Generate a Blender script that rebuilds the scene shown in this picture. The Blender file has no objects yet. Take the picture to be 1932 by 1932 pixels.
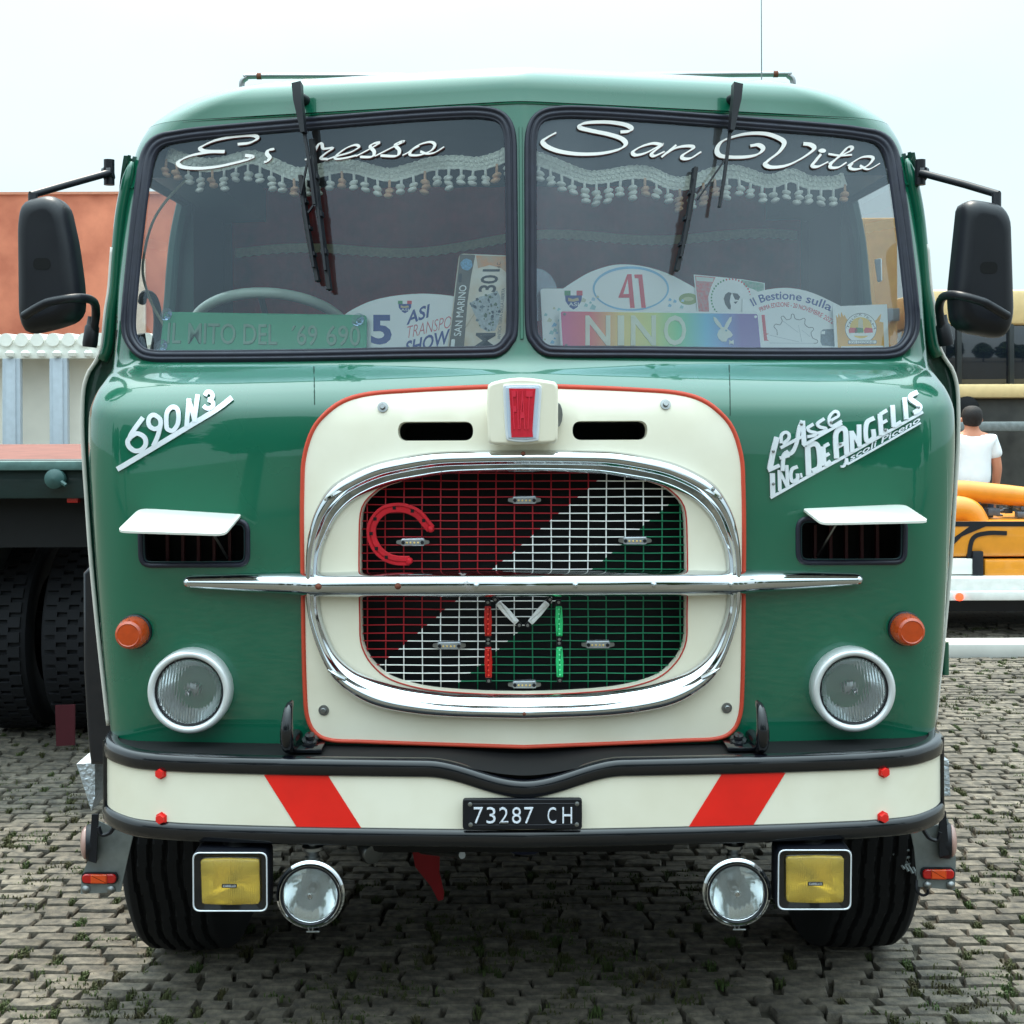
import bpy, bmesh, math, random
from math import sin, cos, pi, sqrt, radians
from mathutils import Vector, Matrix
from mathutils.bvhtree import BVHTree
from mathutils.geometry import delaunay_2d_cdt
random.seed(7)
scene = bpy.context.scene
COL = scene.collection

# ------------------------------------------------------------------ camera
F, D, H, CX = 2600.0, 3.6, 1.78, -0.05        # focal length (px of a 1932 px frame), distance, eye height
PX0, PY0, ROLL = 950.0, 750.0, 0.004          # principal point and a slight hand-held roll
cam_d = bpy.data.cameras.new('camera'); cam = bpy.data.objects.new('camera', cam_d); COL.objects.link(cam)
cam_d.sensor_fit = 'HORIZONTAL'; cam_d.sensor_width = 36; cam_d.lens = 36*F/1932
cam_d.shift_x = (966-PX0)/1932; cam_d.shift_y = -(966-PY0)/1932
cam_d.clip_start = .05; cam_d.clip_end = 2000
cam.location = (CX, -D, H)
cam.rotation_euler = (Matrix.Rotation(pi/2, 3, 'X') @ Matrix.Rotation(-ROLL, 3, 'Z')).to_euler()
scene.camera = cam

# ------------------------------------------------------------------ sky, sun, exposure
SUN_EL, SUN_AZ = radians(63), radians(-12)      # azimuth clockwise from +Y: high behind the truck, veiled by thin cloud
wd = bpy.data.worlds.new('World'); scene.world = wd; wd.use_nodes = True
nt = wd.node_tree; nt.nodes.clear()
def wn(t, **k):
    n = nt.nodes.new(t)
    for a, b in k.items(): setattr(n, a, b)
    return n
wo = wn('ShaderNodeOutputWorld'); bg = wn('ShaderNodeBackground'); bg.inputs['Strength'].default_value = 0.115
sky = wn('ShaderNodeTexSky', sky_type='NISHITA', sun_disc=False, sun_elevation=SUN_EL, sun_rotation=SUN_AZ, air_density=1.0, dust_density=3.0)
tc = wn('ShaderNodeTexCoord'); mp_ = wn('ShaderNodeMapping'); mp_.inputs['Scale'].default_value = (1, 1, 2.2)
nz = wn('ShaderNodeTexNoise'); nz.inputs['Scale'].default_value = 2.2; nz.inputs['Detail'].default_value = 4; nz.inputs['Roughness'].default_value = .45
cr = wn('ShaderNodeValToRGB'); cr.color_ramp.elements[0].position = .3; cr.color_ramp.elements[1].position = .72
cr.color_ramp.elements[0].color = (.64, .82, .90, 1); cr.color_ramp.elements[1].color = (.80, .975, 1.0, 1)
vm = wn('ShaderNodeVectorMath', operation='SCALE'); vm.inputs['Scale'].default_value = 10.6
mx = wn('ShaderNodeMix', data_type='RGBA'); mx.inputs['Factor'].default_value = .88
L = nt.links.new
L(tc.outputs['Generated'], mp_.inputs['Vector']); L(mp_.outputs['Vector'], nz.inputs['Vector']); L(nz.outputs['Fac'], cr.inputs['Fac'])
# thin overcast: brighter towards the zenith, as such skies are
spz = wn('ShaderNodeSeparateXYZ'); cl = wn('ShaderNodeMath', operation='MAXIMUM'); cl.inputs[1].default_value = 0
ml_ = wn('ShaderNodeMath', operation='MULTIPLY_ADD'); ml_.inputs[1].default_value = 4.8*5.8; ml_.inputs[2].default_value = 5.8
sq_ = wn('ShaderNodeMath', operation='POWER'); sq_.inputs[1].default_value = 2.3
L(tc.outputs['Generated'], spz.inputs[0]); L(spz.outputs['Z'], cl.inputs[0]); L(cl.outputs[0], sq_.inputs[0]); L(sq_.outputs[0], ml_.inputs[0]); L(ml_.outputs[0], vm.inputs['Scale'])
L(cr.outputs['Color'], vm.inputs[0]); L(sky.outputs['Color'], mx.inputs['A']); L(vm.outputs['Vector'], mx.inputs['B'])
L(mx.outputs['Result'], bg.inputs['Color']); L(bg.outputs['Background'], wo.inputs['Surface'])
sd = bpy.data.lights.new('sun', 'SUN'); so = bpy.data.objects.new('sun', sd); COL.objects.link(so)
sd.energy = 2.5; sd.angle = radians(11); sd.color = (1, .90, .76)
sdir = Vector((sin(SUN_AZ)*cos(SUN_EL), cos(SUN_AZ)*cos(SUN_EL), sin(SUN_EL)))
so.rotation_euler = sdir.to_track_quat('Z', 'Y').to_euler()
vs = scene.view_settings; vs.view_transform = 'Standard'; vs.look = 'None'; vs.gamma = 1; vs.exposure = 0.74; vs.use_curve_mapping = False
scene.cycles.use_denoising = True
scene.cycles.max_bounces = 10; scene.cycles.transparent_max_bounces = 16; scene.cycles.transmission_bounces = 8
scene.cycles.sample_clamp_indirect = 6

# ------------------------------------------------------------------ pixel helpers (only used to lay things out in metres)
CAM = Vector((CX, -D, H)); CAM0 = Vector((0, -D, H))
def ray(px, py):
    dx, up = px-PX0, PY0-py; c, s = cos(ROLL), sin(ROLL)
    return Vector(((dx*c+up*s)/F, 1, (-dx*s+up*c)/F))
def aty(px, py, Y): return CAM + ray(px, py)*(Y+D)
def atz(px, py, Z):
    r = ray(px, py); return CAM + r*((Z-H)/r.z)
def raysym(hx, py): return Vector((hx/F, 1, (PY0-py)/F))

# ------------------------------------------------------------------ materials
def lin(c):
    return tuple((v/255/12.92 if v/255 <= .04045 else ((v/255+.055)/1.055)**2.4) for v in c)
MATS = {}
def mat(name, c, rough=.5, metal=0, coat=0, var=.08, scale=12, bump=0, bscale=60, spec=.5, emit=None, trans=0, ior=1.45, coat_r=.03, rvar=.0, c2=None):
    if name in MATS: return MATS[name]
    m = bpy.data.materials.new(name); m.use_nodes = True; t = m.node_tree; n = t.nodes; b = n['Principled BSDF']
    col = lin(c) if max(c) > 1.5 else c
    b.inputs['Roughness'].default_value = rough; b.inputs['Metallic'].default_value = metal
    b.inputs['Coat Weight'].default_value = coat; b.inputs['Coat Roughness'].default_value = coat_r
    b.inputs['Specular IOR Level'].default_value = spec; b.inputs['Transmission Weight'].default_value = trans; b.inputs['IOR'].default_value = ior
    b.inputs['Base Color'].default_value = (*col, 1)
    if coat: b.inputs['Coat IOR'].default_value = 1.6
    if emit: b.inputs['Emission Color'].default_value = (*lin(emit[0]), 1); b.inputs['Emission Strength'].default_value = emit[1]
    tcn = n.new('ShaderNodeTexCoord')
    if var or c2:
        q = n.new('ShaderNodeTexNoise'); q.inputs['Scale'].default_value = scale; q.inputs['Detail'].default_value = 5
        r = n.new('ShaderNodeValToRGB'); r.color_ramp.elements[0].position = .32; r.color_ramp.elements[1].position = .68
        lo = col if c2 is None else (lin(c2) if max(c2) > 1.5 else c2)
        r.color_ramp.elements[0].color = (*[min(1, v*(1-var)) for v in lo], 1); r.color_ramp.elements[1].color = (*[min(1, v*(1+var)) for v in col], 1)
        t.links.new(tcn.outputs['Object'], q.inputs['Vector']); t.links.new(q.outputs['Fac'], r.inputs['Fac']); t.links.new(r.outputs['Color'], b.inputs['Base Color'])
    if rvar:
        q2 = n.new('ShaderNodeTexNoise'); q2.inputs['Scale'].default_value = scale*.6; q2.inputs['Detail'].default_value = 6
        mr = n.new('ShaderNodeMapRange'); mr.inputs['To Min'].default_value = max(0, rough-rvar); mr.inputs['To Max'].default_value = rough+rvar
        mr.inputs['From Min'].default_value = .3; mr.inputs['From Max'].default_value = .7
        t.links.new(tcn.outputs['Object'], q2.inputs['Vector']); t.links.new(q2.outputs['Fac'], mr.inputs['Value']); t.links.new(mr.outputs['Result'], b.inputs['Roughness'])
    if bump:
        q3 = n.new('ShaderNodeTexNoise'); q3.inputs['Scale'].default_value = bscale; q3.inputs['Detail'].default_value = 4
        bp = n.new('ShaderNodeBump'); bp.inputs['Strength'].default_value = bump; bp.inputs['Distance'].default_value = .01
        t.links.new(tcn.outputs['Object'], q3.inputs['Vector']); t.links.new(q3.outputs['Fac'], bp.inputs['Height']); t.links.new(bp.outputs['Normal'], b.inputs['Normal'])
    MATS[name] = m; return m

GREEN = mat('green_enamel', (6, 94, 69), .30, coat=1, var=.05, scale=3, coat_r=.02, bump=.03, bscale=3.5, rvar=.06)
GREEN2 = mat('green_door_enamel', (14, 82, 60), .35, coat=.8, var=.08)
CREAM = mat('cream_enamel', (244, 238, 220), .34, coat=.35, var=.012, scale=4, coat_r=.08, c2=(234, 226, 204), rvar=.06)
REDTRIM = mat('faded_red_rubber', (205, 74, 52), .45, var=.08, scale=9)
RED = mat('signal_red_paint', (238, 34, 24), .35, coat=.2, var=.06)
CHROME = mat('chrome', (208, 212, 215), .07, 1, var=.03, rvar=.05, scale=14, bump=.01, bscale=25)
STEEL = mat('dull_steel', (150, 152, 152), .38, 1, var=.12, rvar=.1)
GALV = mat('galvanised_plate', (132, 138, 138), .55, .6, var=.16, scale=25, rvar=.1)
RUST = mat('rusty_fixing', (110, 62, 46), .8, var=.25, scale=80)
RUBBER = mat('window_rubber', (34, 36, 50), .42, var=.15, scale=30, rvar=.08)
BLACK = mat('black_gloss_paint', (9, 11, 18), .22, coat=.5, var=.1)
BLACKP = mat('black_plastic', (16, 18, 26), .42, var=.12, rvar=.05)
TYRE = mat('tyre_rubber', (9, 10, 14), .85, var=.2, scale=30)
DARK = mat('dark_void', (7, 8, 10), .9, var=.1)
CHASSIS = mat('chassis_black', (9, 10, 13), .7, var=.2)
WHITEP = mat('white_paint', (236, 236, 228), .35, coat=.3, var=.02)
ALU = mat('brushed_aluminium', (232, 236, 242), .38, .3, var=.05, rvar=.08)
AMBER = mat('amber_lens', (192, 66, 8), .18, coat=.6, var=.1, scale=40)
REDLENS = mat('red_lens', (190, 14, 10), .2, coat=.5, var=.08)
ORANGELENS = mat('orange_lens', (235, 80, 20), .2, coat=.5, var=.05)
GREENLENS = mat('green_lens', (40, 200, 120), .25, coat=.4, var=.05)
CLEARLENS = mat('frosted_lens', (252, 253, 254), .6, coat=0, var=.05)
SILVERREF = mat('lamp_reflector', (244, 247, 248), .08, .78, var=0, bump=.02, bscale=18)
MAROON = mat('maroon_curtain', (190, 34, 38), .9, var=.25, scale=14)
CABIN = mat('cabin_dark_trim', (38, 42, 48), .7, var=.2)
CABINGREEN = mat('cabin_green_metal', (34, 66, 58), .5, var=.1)
WHEELRIM = mat('steering_rim', (196, 214, 200), .35, coat=.3, var=.08)
LACE = mat('lace_trim', (240, 242, 230), .9, var=.12, scale=120, bump=.4, bscale=260)
TASSELM = mat('cream_tassel', (246, 246, 236), .85, var=.08, scale=60)
TASSELP = mat('peach_tassel', (226, 178, 142), .85, var=.12, scale=60)
DECAL = mat('vinyl_lettering', (236, 232, 228), .5, var=.02)
DECALSH = mat('vinyl_lettering_edge', (96, 44, 44), .6, var=.05)

def add_rust(m):      # sparse pitting with rust on the plating
    t = m.node_tree; n = t.nodes; b = n['Principled BSDF']; k = t.links.new
    tcn = n.new('ShaderNodeTexCoord'); q = n.new('ShaderNodeTexNoise'); q.inputs['Scale'].default_value = 9; q.inputs['Detail'].default_value = 9; q.inputs['Roughness'].default_value = .72
    r = n.new('ShaderNodeValToRGB'); r.color_ramp.elements[0].position = .63; r.color_ramp.elements[1].position = .72
    k(tcn.outputs['Object'], q.inputs['Vector']); k(q.outputs['Fac'], r.inputs['Fac'])
    src = b.inputs['Base Color'].links[0].from_socket; mxn = n.new('ShaderNodeMix'); mxn.data_type = 'RGBA'; mxn.inputs['B'].default_value = (.20, .11, .06, 1)
    k(r.outputs['Color'], mxn.inputs['Factor']); k(src, mxn.inputs['A']); k(mxn.outputs['Result'], b.inputs['Base Color'])
    iv = n.new('ShaderNodeMath'); iv.operation = 'SUBTRACT'; iv.inputs[0].default_value = 1; k(r.outputs['Color'], iv.inputs[1]); k(iv.outputs[0], b.inputs['Metallic'])
add_rust(CHROME)
def glass_mat(name, tint, haze, hz=2.0, gl=1.9):
    m = bpy.data.materials.new(name); m.use_nodes = True; t = m.node_tree; n = t.nodes; n.clear()
    o = n.new('ShaderNodeOutputMaterial'); tr = n.new('ShaderNodeBsdfTransparent'); tr.inputs['Color'].default_value = (*tint, 1)
    g = n.new('ShaderNodeBsdfGlossy'); g.inputs['Roughness'].default_value = .012; g.inputs['Color'].default_value = (.72, .86, 1, 1)
    fr = n.new('ShaderNodeFresnel'); fr.inputs['IOR'].default_value = 1.5
    mu = n.new('ShaderNodeMath'); mu.operation = 'MULTIPLY'; mu.inputs[1].default_value = gl; mu.use_clamp = True
    m1 = n.new('ShaderNodeMixShader'); df = n.new('ShaderNodeBsdfDiffuse'); df.inputs['Color'].default_value = (.62, .66, .68, 1)
    tcn = n.new('ShaderNodeTexCoord'); q = n.new('ShaderNodeTexNoise'); q.inputs['Scale'].default_value = hz; q.inputs['Detail'].default_value = 6; q.inputs['Roughness'].default_value = .6
    mr = n.new('ShaderNodeMapRange'); mr.inputs['From Min'].default_value = .35; mr.inputs['From Max'].default_value = .7; mr.inputs['To Min'].default_value = haze*.3; mr.inputs['To Max'].default_value = haze
    m2 = n.new('ShaderNodeMixShader'); k = t.links.new
    k(fr.outputs[0], mu.inputs[0]); k(mu.outputs[0], m1.inputs[0]); k(tr.outputs[0], m1.inputs[1]); k(g.outputs[0], m1.inputs[2])
    k(tcn.outputs['Object'], q.inputs['Vector']); k(q.outputs['Fac'], mr.inputs['Value']); k(mr.outputs[0], m2.inputs[0]); k(m1.outputs[0], m2.inputs[1]); k(df.outputs[0], m2.inputs[2]); k(m2.outputs[0], o.inputs['Surface'])
    return m
WGLASS = glass_mat('windscreen_glass', (.93, .96, .96), .04, gl=1.35)
WGLASS2 = glass_mat('windscreen_glass_hazed', (.93, .96, .96), .10, 1.3, gl=1.7)  # dust film thickened; the extra haze paints in cloud reflection on this pane
SIDEGLASS = glass_mat('side_glass', (.95, .96, .96), .02, gl=.55)
CUPMAT = glass_mat('clear_rubber', (.86, .9, .9), .25, 40)
def ribglass(name, tint, scale, rough=.03, axis='X', dist=.5, tw=1.0, bs=.55):
    m = bpy.data.materials.new(name); m.use_nodes = True; t = m.node_tree; n = t.nodes; b = n['Principled BSDF']
    b.inputs['Base Color'].default_value = (*tint, 1); b.inputs['Transmission Weight'].default_value = tw; b.inputs['Roughness'].default_value = rough; b.inputs['IOR'].default_value = 1.35
    tcn = n.new('ShaderNodeTexCoord'); w = n.new('ShaderNodeTexWave'); w.bands_direction = axis; w.inputs['Scale'].default_value = scale; w.inputs['Distortion'].default_value = dist
    bp = n.new('ShaderNodeBump'); bp.inputs['Strength'].default_value = bs; bp.inputs['Distance'].default_value = .006
    k = t.links.new; k(tcn.outputs['Object'], w.inputs['Vector']); k(w.outputs['Fac'], bp.inputs['Height']); k(bp.outputs['Normal'], b.inputs['Normal'])
    return m
HLGLASS = ribglass('headlamp_glass', (.93, .96, .97), 40, .015, dist=.1, tw=.95, bs=.30)
SPOTGLASS = ribglass('spot_lamp_glass', (.95, .98, .98), 26, .02, dist=1.2, tw=.96, bs=.16)
FOGGLASS = ribglass('yellow_fog_glass', (1.0, .78, .22), 60, .03, tw=.80, bs=.28)

# ------------------------------------------------------------------ object helpers
def setp(o, label=None, cat=None, group=None, kind=None):
    if label: o['label'] = label
    if cat: o['category'] = cat
    if group: o['group'] = group
    if kind: o['kind'] = kind
    return o
def empty(name, loc=(0, 0, 0), parent=None):
    o = bpy.data.objects.new(name, None); o.empty_display_size = .1; COL.objects.link(o); o.location = loc
    if parent: o.parent = parent
    return o
def mk(name, vf, m, parent=None, sharp=40, smooth=True):
    v, f = vf; me = bpy.data.meshes.new(name); me.from_pydata([tuple(p) for p in v], [], f); me.update()
    bmm = bmesh.new(); bmm.from_mesh(me); bmesh.ops.recalc_face_normals(bmm, faces=bmm.faces); bmm.to_mesh(me); bmm.free()
    me.materials.append(m)
    if smooth:
        me.shade_smooth()
        if sharp < 180: me.set_sharp_from_angle(angle=radians(sharp))
    o = bpy.data.objects.new(name, me); COL.objects.link(o)
    if parent: o.parent = parent
    return o
def mk_surf(name, vf, m, parent=None, sharp=40):   # keeps the winding as given
    v, f = vf; me = bpy.data.meshes.new(name); me.from_pydata([tuple(p) for p in v], [], f); me.update(); me.materials.append(m)
    me.shade_smooth()
    if sharp < 180: me.set_sharp_from_angle(angle=radians(sharp))
    o = bpy.data.objects.new(name, me); COL.objects.link(o)
    if parent: o.parent = parent
    return o
def join(*parts):
    V, Fc = [], []
    for v, f in parts:
        b = len(V); V += [Vector(p) for p in v]; Fc += [tuple(i+b for i in q) for q in f]
    return V, Fc
def box(x0, x1, y0, y1, z0, z1, bev=0):
    bm = bmesh.new(); bmesh.ops.create_cube(bm, size=1)
    for v in bm.verts: v.co = Vector(((x0+x1)/2+v.co.x*(x1-x0), (y0+y1)/2+v.co.y*(y1-y0), (z0+z1)/2+v.co.z*(z1-z0)))
    if bev: bmesh.ops.bevel(bm, geom=bm.edges[:], offset=bev, segments=2, affect='EDGES', profile=.5)
    bm.verts.index_update(); r = ([v.co.copy() for v in bm.verts], [tuple(v.index for v in f.verts) for f in bm.faces]); bm.free(); return r
def tube(pts, rad, seg=10, closed=False, flat=None):
    pts = [Vector(p) for p in pts]; n = len(pts); V, Fc = [], []
    up = None
    for i, p in enumerate(pts):
        a = pts[(i-1) % n] if (closed or i) else p; b = pts[(i+1) % n] if (closed or i < n-1) else p
        t = (b-a).normalized()
        if up is None: up = t.orthogonal().normalized()
        up = (up-t*up.dot(t))
        up = up.normalized() if up.length > 1e-6 else t.orthogonal().normalized()
        sd_ = t.cross(up); r = rad[i] if isinstance(rad, (list, tuple)) else rad
        for k in range(seg):
            an = 2*pi*k/seg; V.append(p+(up*cos(an)+sd_*sin(an))*r)
    m = n if closed else n-1
    for i in range(m):
        j = (i+1) % n
        for k in range(seg): Fc.append((i*seg+k, i*seg+(k+1) % seg, j*seg+(k+1) % seg, j*seg+k))
    if not closed: Fc += [tuple(range(seg))[::-1], tuple((n-1)*seg+k for k in range(seg))]
    return V, Fc
def lathe(c, axis, prof, seg=32, cap=True):
    c = Vector(c); ax = Vector(axis).normalized(); u = Vector((0, 0, 1)) if abs(ax.z) < .9 else Vector((1, 0, 0)); u = (u-ax*u.dot(ax)).normalized(); w = ax.cross(u)
    V, Fc = [], []
    for r, h in prof:
        for k in range(seg):
            a = 2*pi*k/seg; V.append(c+ax*h+(u*cos(a)+w*sin(a))*r)
    for i in range(len(prof)-1):
        for k in range(seg): Fc.append((i*seg+k, i*seg+(k+1) % seg, (i+1)*seg+(k+1) % seg, (i+1)*seg+k))
    if cap:
        if prof[0][0] > 1e-5: Fc.append(tuple(range(seg))[::-1])
        if prof[-1][0] > 1e-5: Fc.append(tuple((len(prof)-1)*seg+k for k in range(seg)))
    return V, Fc
def crom(P, n, closed=False):        # Catmull-Rom through points of any dimension
    P = [Vector(p) for p in P]; out = []; N = len(P); m = N if closed else N-1
    for i in range(m):
        p1, p2 = P[i], P[(i+1) % N]
        p0 = P[(i-1) % N] if (closed or i) else p1*2-p2
        p3 = P[(i+2) % N] if (closed or i < N-2) else p2*2-p1
        for k in range(n):
            t = k/n; out.append(.5*((2*p1)+(p2-p0)*t+(2*p0-5*p1+4*p2-p3)*t*t+(3*p1-p0-3*p2+p3)*t**3))
    if not closed: out.append(P[-1])
    return out
def resample(P, n, closed=True):
    P = [Vector(p) for p in P]; Q = P+[P[0]] if closed else P; d = [0]
    for a, b in zip(Q, Q[1:]): d.append(d[-1]+(b-a).length)
    out = []; j = 0; T = d[-1]; cnt = n if closed else n-1
    for i in range(n):
        s = T*i/cnt
        while j < len(d)-2 and d[j+1] < s: j += 1
        k = (s-d[j])/max(1e-9, d[j+1]-d[j]); out.append(Q[j].lerp(Q[j+1], min(1, max(0, k))))
    return out
def area2(P): return sum(a[0]*b[1]-b[0]*a[1] for a, b in zip(P, P[1:]+P[:1]))/2
def inset(P, d):
    P = [Vector(p) for p in P]; n = len(P); s = 1 if area2(P) > 0 else -1; out = []
    for i in range(n):
        a = (P[i]-P[i-1]); b = (P[(i+1) % n]-P[i])
        a = a.normalized() if a.length > 1e-9 else b.normalized(); b = b.normalized() if b.length > 1e-9 else a
        n1 = Vector((-a.y, a.x))*s; n2 = Vector((-b.y, b.x))*s; m = n1+n2
        m = m.normalized() if m.length > 1e-6 else n1
        out.append(P[i]+m*(d/max(.35, m.dot(n1))))
    return out
def rpoly(P, r, seg=6):              # round the corners of a polygon; r one value or one per corner
    P = [Vector(p) for p in P]; n = len(P); out = []
    for i in range(n):
        rr = r[i] if isinstance(r, (list, tuple)) else r
        a, b = P[i-1]-P[i], P[(i+1) % n]-P[i]; q = min(rr, a.length*.49, b.length*.49)
        s, e = P[i]+a.normalized()*q, P[i]+b.normalized()*q
        if q < 1e-6: out.append(P[i]); continue
        for k in range(seg+1):
            t = k/seg; out.append(s*(1-t)**2+P[i]*2*t*(1-t)+e*t*t)
    return out
def ellipse(cx, cy, rx, ry, n=40): return [Vector((cx+rx*cos(2*pi*k/n), cy+ry*sin(2*pi*k/n))) for k in range(n)]

class Frame:                         # a flat plane in the scene; pixel outlines are traced onto it
    def __init__(s, p, n, off=0):
        s.n = Vector(n).normalized(); s.p = Vector(p)+s.n*off
    def __call__(s, px, py, off=0):
        r = ray(px, py); k = (s.p-CAM).dot(s.n)/r.dot(s.n); return CAM+r*k+s.n*off
def YF(Y): return Frame((0, Y, 0), (0, -1, 0))
def slab(fr, poly, hf, hb, bev=0, bh=None):      # plate with bevelled front edge, traced in pixels
    poly = [Vector(p[:2]) for p in poly]; n = len(poly); bh = bev*.0013 if bh is None else bh
    loops = [[fr(p.x, p.y, hb) for p in poly]]
    if bev:
        loops.append([fr(p.x, p.y, hf-bh) for p in poly]); i1 = inset(poly, bev*.35); i2 = inset(poly, bev)
        loops.append([fr(p.x, p.y, hf-bh*.3) for p in i1]); loops.append([fr(p.x, p.y, hf) for p in i2]); loops.append([fr(p.x, p.y, hf) for p in inset(poly, bev*1.35)])
    else: loops.append([fr(p.x, p.y, hf) for p in poly])
    V = [q for l in loops for q in l]; Fc = []
    for i in range(len(loops)-1):
        for k in range(n): Fc.append((i*n+k, i*n+(k+1) % n, (i+1)*n+(k+1) % n, (i+1)*n+k))
    Fc.append(tuple((len(loops)-1)*n+k for k in range(n))); Fc.append(tuple(range(n))[::-1])
    return V, Fc
def stroke2d(pts, w, n=8, nib=None, kthin=.25, taper=False, closed=False):
    P = crom([Vector(p) for p in pts], n, closed); out = []; N = len(P)
    for i, p in enumerate(P):
        a = P[(i-1) % N] if (closed or i) else p; b = P[(i+1) % N] if (closed or i < N-1) else p
        t = (b-a); t = t.normalized() if t.length > 1e-9 else Vector((1, 0)); ww = w
        if nib is not None: ww = w*(kthin+(1-kthin)*abs(sin(math.atan2(t.y, t.x)-nib)))
        if taper: ww *= min(1, .25+2.5*min(i, N-1-i)/N*2)
        nn = Vector((-t.y, t.x)); out.append((p+nn*ww/2, p-nn*ww/2))
    return out
def ribbon(fn, st, hf, hb, closed=False):
    V, Fc = [], []; N = len(st)
    for a, b in st: V += [fn(a.x, a.y, hb), fn(a.x, a.y, hf), fn(b.x, b.y, hf), fn(b.x, b.y, hb)]
    m = N if closed else N-1
    for i in range(m):
        j = (i+1) % N
        for k in range(4): Fc.append((i*4+k, i*4+(k+1) % 4, j*4+(k+1) % 4, j*4+k))
    if not closed: Fc += [(3, 2, 1, 0), tuple((N-1)*4+k for k in range(4))]
    return V, Fc
_fc = {}
def glyphs(s, bold=0.0, res=3):
    key = (s, bold)
    if key in _fc: return _fc[key]
    cu = bpy.data.curves.new('t', 'FONT'); cu.body = s; cu.size = 1; cu.resolution_u = res; cu.offset = bold; cu.fill_mode = 'FRONT'
    ob = bpy.data.objects.new('t', cu); COL.objects.link(ob); bpy.context.view_layer.update()
    me = bpy.data.meshes.new_from_object(ob.evaluated_get(bpy.context.evaluated_depsgraph_get()))
    V = [v.co.xy.copy() for v in me.vertices]; Fc = [tuple(p.vertices) for p in me.polygons]
    bpy.data.objects.remove(ob); bpy.data.curves.remove(cu); bpy.data.meshes.remove(me)
    x0, x1 = min(v.x for v in V), max(v.x for v in V); y0, y1 = min(v.y for v in V), max(v.y for v in V)
    V = [Vector(((v.x-x0)/(x1-x0), (v.y-y0)/(y1-y0))) for v in V]
    # weld
    idx, nv, mp2 = {}, [], []
    for v in V:
        k = (round(v.x, 5), round(v.y, 5))
        if k not in idx: idx[k] = len(nv); nv.append(v)
        mp2.append(idx[k])
    Fc = [tuple(mp2[i] for i in f) for f in Fc]; Fc = [f for f in Fc if len(set(f)) == len(f)]
    _fc[key] = (nv, Fc); return _fc[key]
def text(fn, s, xf, hf, hb, bold=0.0):
    """xf: (u,v) in 0..1, v up -> pixel; a 4-tuple is a box x0,y0(top),x1,y1(bottom)"""
    if isinstance(xf, tuple):
        x0, y0, x1, y1 = xf; xf = lambda u, v: (x0+u*(x1-x0), y1+v*(y0-y1))
    nv, fc = glyphs(s, bold); V = []; n = len(nv)
    for v in nv: p = xf(v.x, v.y); V.append(fn(p[0], p[1], hf))
    for v in nv: p = xf(v.x, v.y); V.append(fn(p[0], p[1], hb))
    ec = {}
    for f in fc:
        for a, b in zip(f, f[1:]+f[:1]): ec[(a, b)] = 1
    Fc = list(fc)
    for a, b in ec:
        if (b, a) not in ec: Fc.append((b, a, a+n, b+n))
    return V, Fc

# ================================================================== GROUND (structure)
def zc(x0, y0, k=.2440):
    bx, by = x0*.7728, y0*.7728
    return lambda pts: [Vector((bx+p[0]*k, by+p[1]*k)) for p in pts]
GZ = -.022
def ground_mat():
    m = bpy.data.materials.new('sandy_joint_soil'); m.use_nodes = True; t = m.node_tree; n = t.nodes; b = n['Principled BSDF']; k = t.links.new
    tcn = n.new('ShaderNodeTexCoord'); q = n.new('ShaderNodeTexNoise'); q.inputs['Scale'].default_value = 9; q.inputs['Detail'].default_value = 8
    r = n.new('ShaderNodeValToRGB'); r.color_ramp.elements[0].position = .35; r.color_ramp.elements[1].position = .7
    r.color_ramp.elements[0].color = (.03, .028, .02, 1); r.color_ramp.elements[1].color = (.10, .085, .06, 1)
    br = n.new('ShaderNodeTexBrick'); br.inputs['Scale'].default_value = 1; br.inputs['Brick Width'].default_value = .15; br.inputs['Row Height'].default_value = .0635; br.inputs['Mortar Size'].default_value = .007
    br.inputs['Color1'].default_value = (.10, .09, .075, 1); br.inputs['Color2'].default_value = (.13, .12, .10, 1)
    geo = n.new('ShaderNodeNewGeometry'); sp = n.new('ShaderNodeSeparateXYZ'); gt = n.new('ShaderNodeMath'); gt.operation = 'GREATER_THAN'; gt.inputs[1].default_value = 7.2
    mxn = n.new('ShaderNodeMix'); mxn.data_type = 'RGBA'
    k(tcn.outputs['Object'], q.inputs['Vector']); k(q.outputs['Fac'], r.inputs['Fac']); k(tcn.outputs['Object'], br.inputs['Vector']); k(r.outputs['Color'], br.inputs['Mortar'])
    k(geo.outputs['Position'], sp.inputs[0]); k(sp.outputs['Y'], gt.inputs[0]); k(gt.outputs[0], mxn.inputs['Factor']); k(r.outputs['Color'], mxn.inputs['A']); k(br.outputs['Color'], mxn.inputs['B'])
    k(mxn.outputs['Result'], b.inputs['Base Color']); b.inputs['Roughness'].default_value = .95
    bp = n.new('ShaderNodeBump'); bp.inputs['Strength'].default_value = .6; bp.inputs['Distance'].default_value = .01; k(q.outputs['Fac'], bp.inputs['Height']); k(bp.outputs['Normal'], b.inputs['Normal'])
    return m
ground = mk_surf('ground', ([(-300, -300, GZ), (300, -300, GZ), (300, 400, GZ), (-300, 400, GZ)], [(0, 1, 2, 3)]), ground_mat()); setp(ground, 'wide paved yard of small grey blocks with weeds in the joints', kind='structure')
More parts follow.
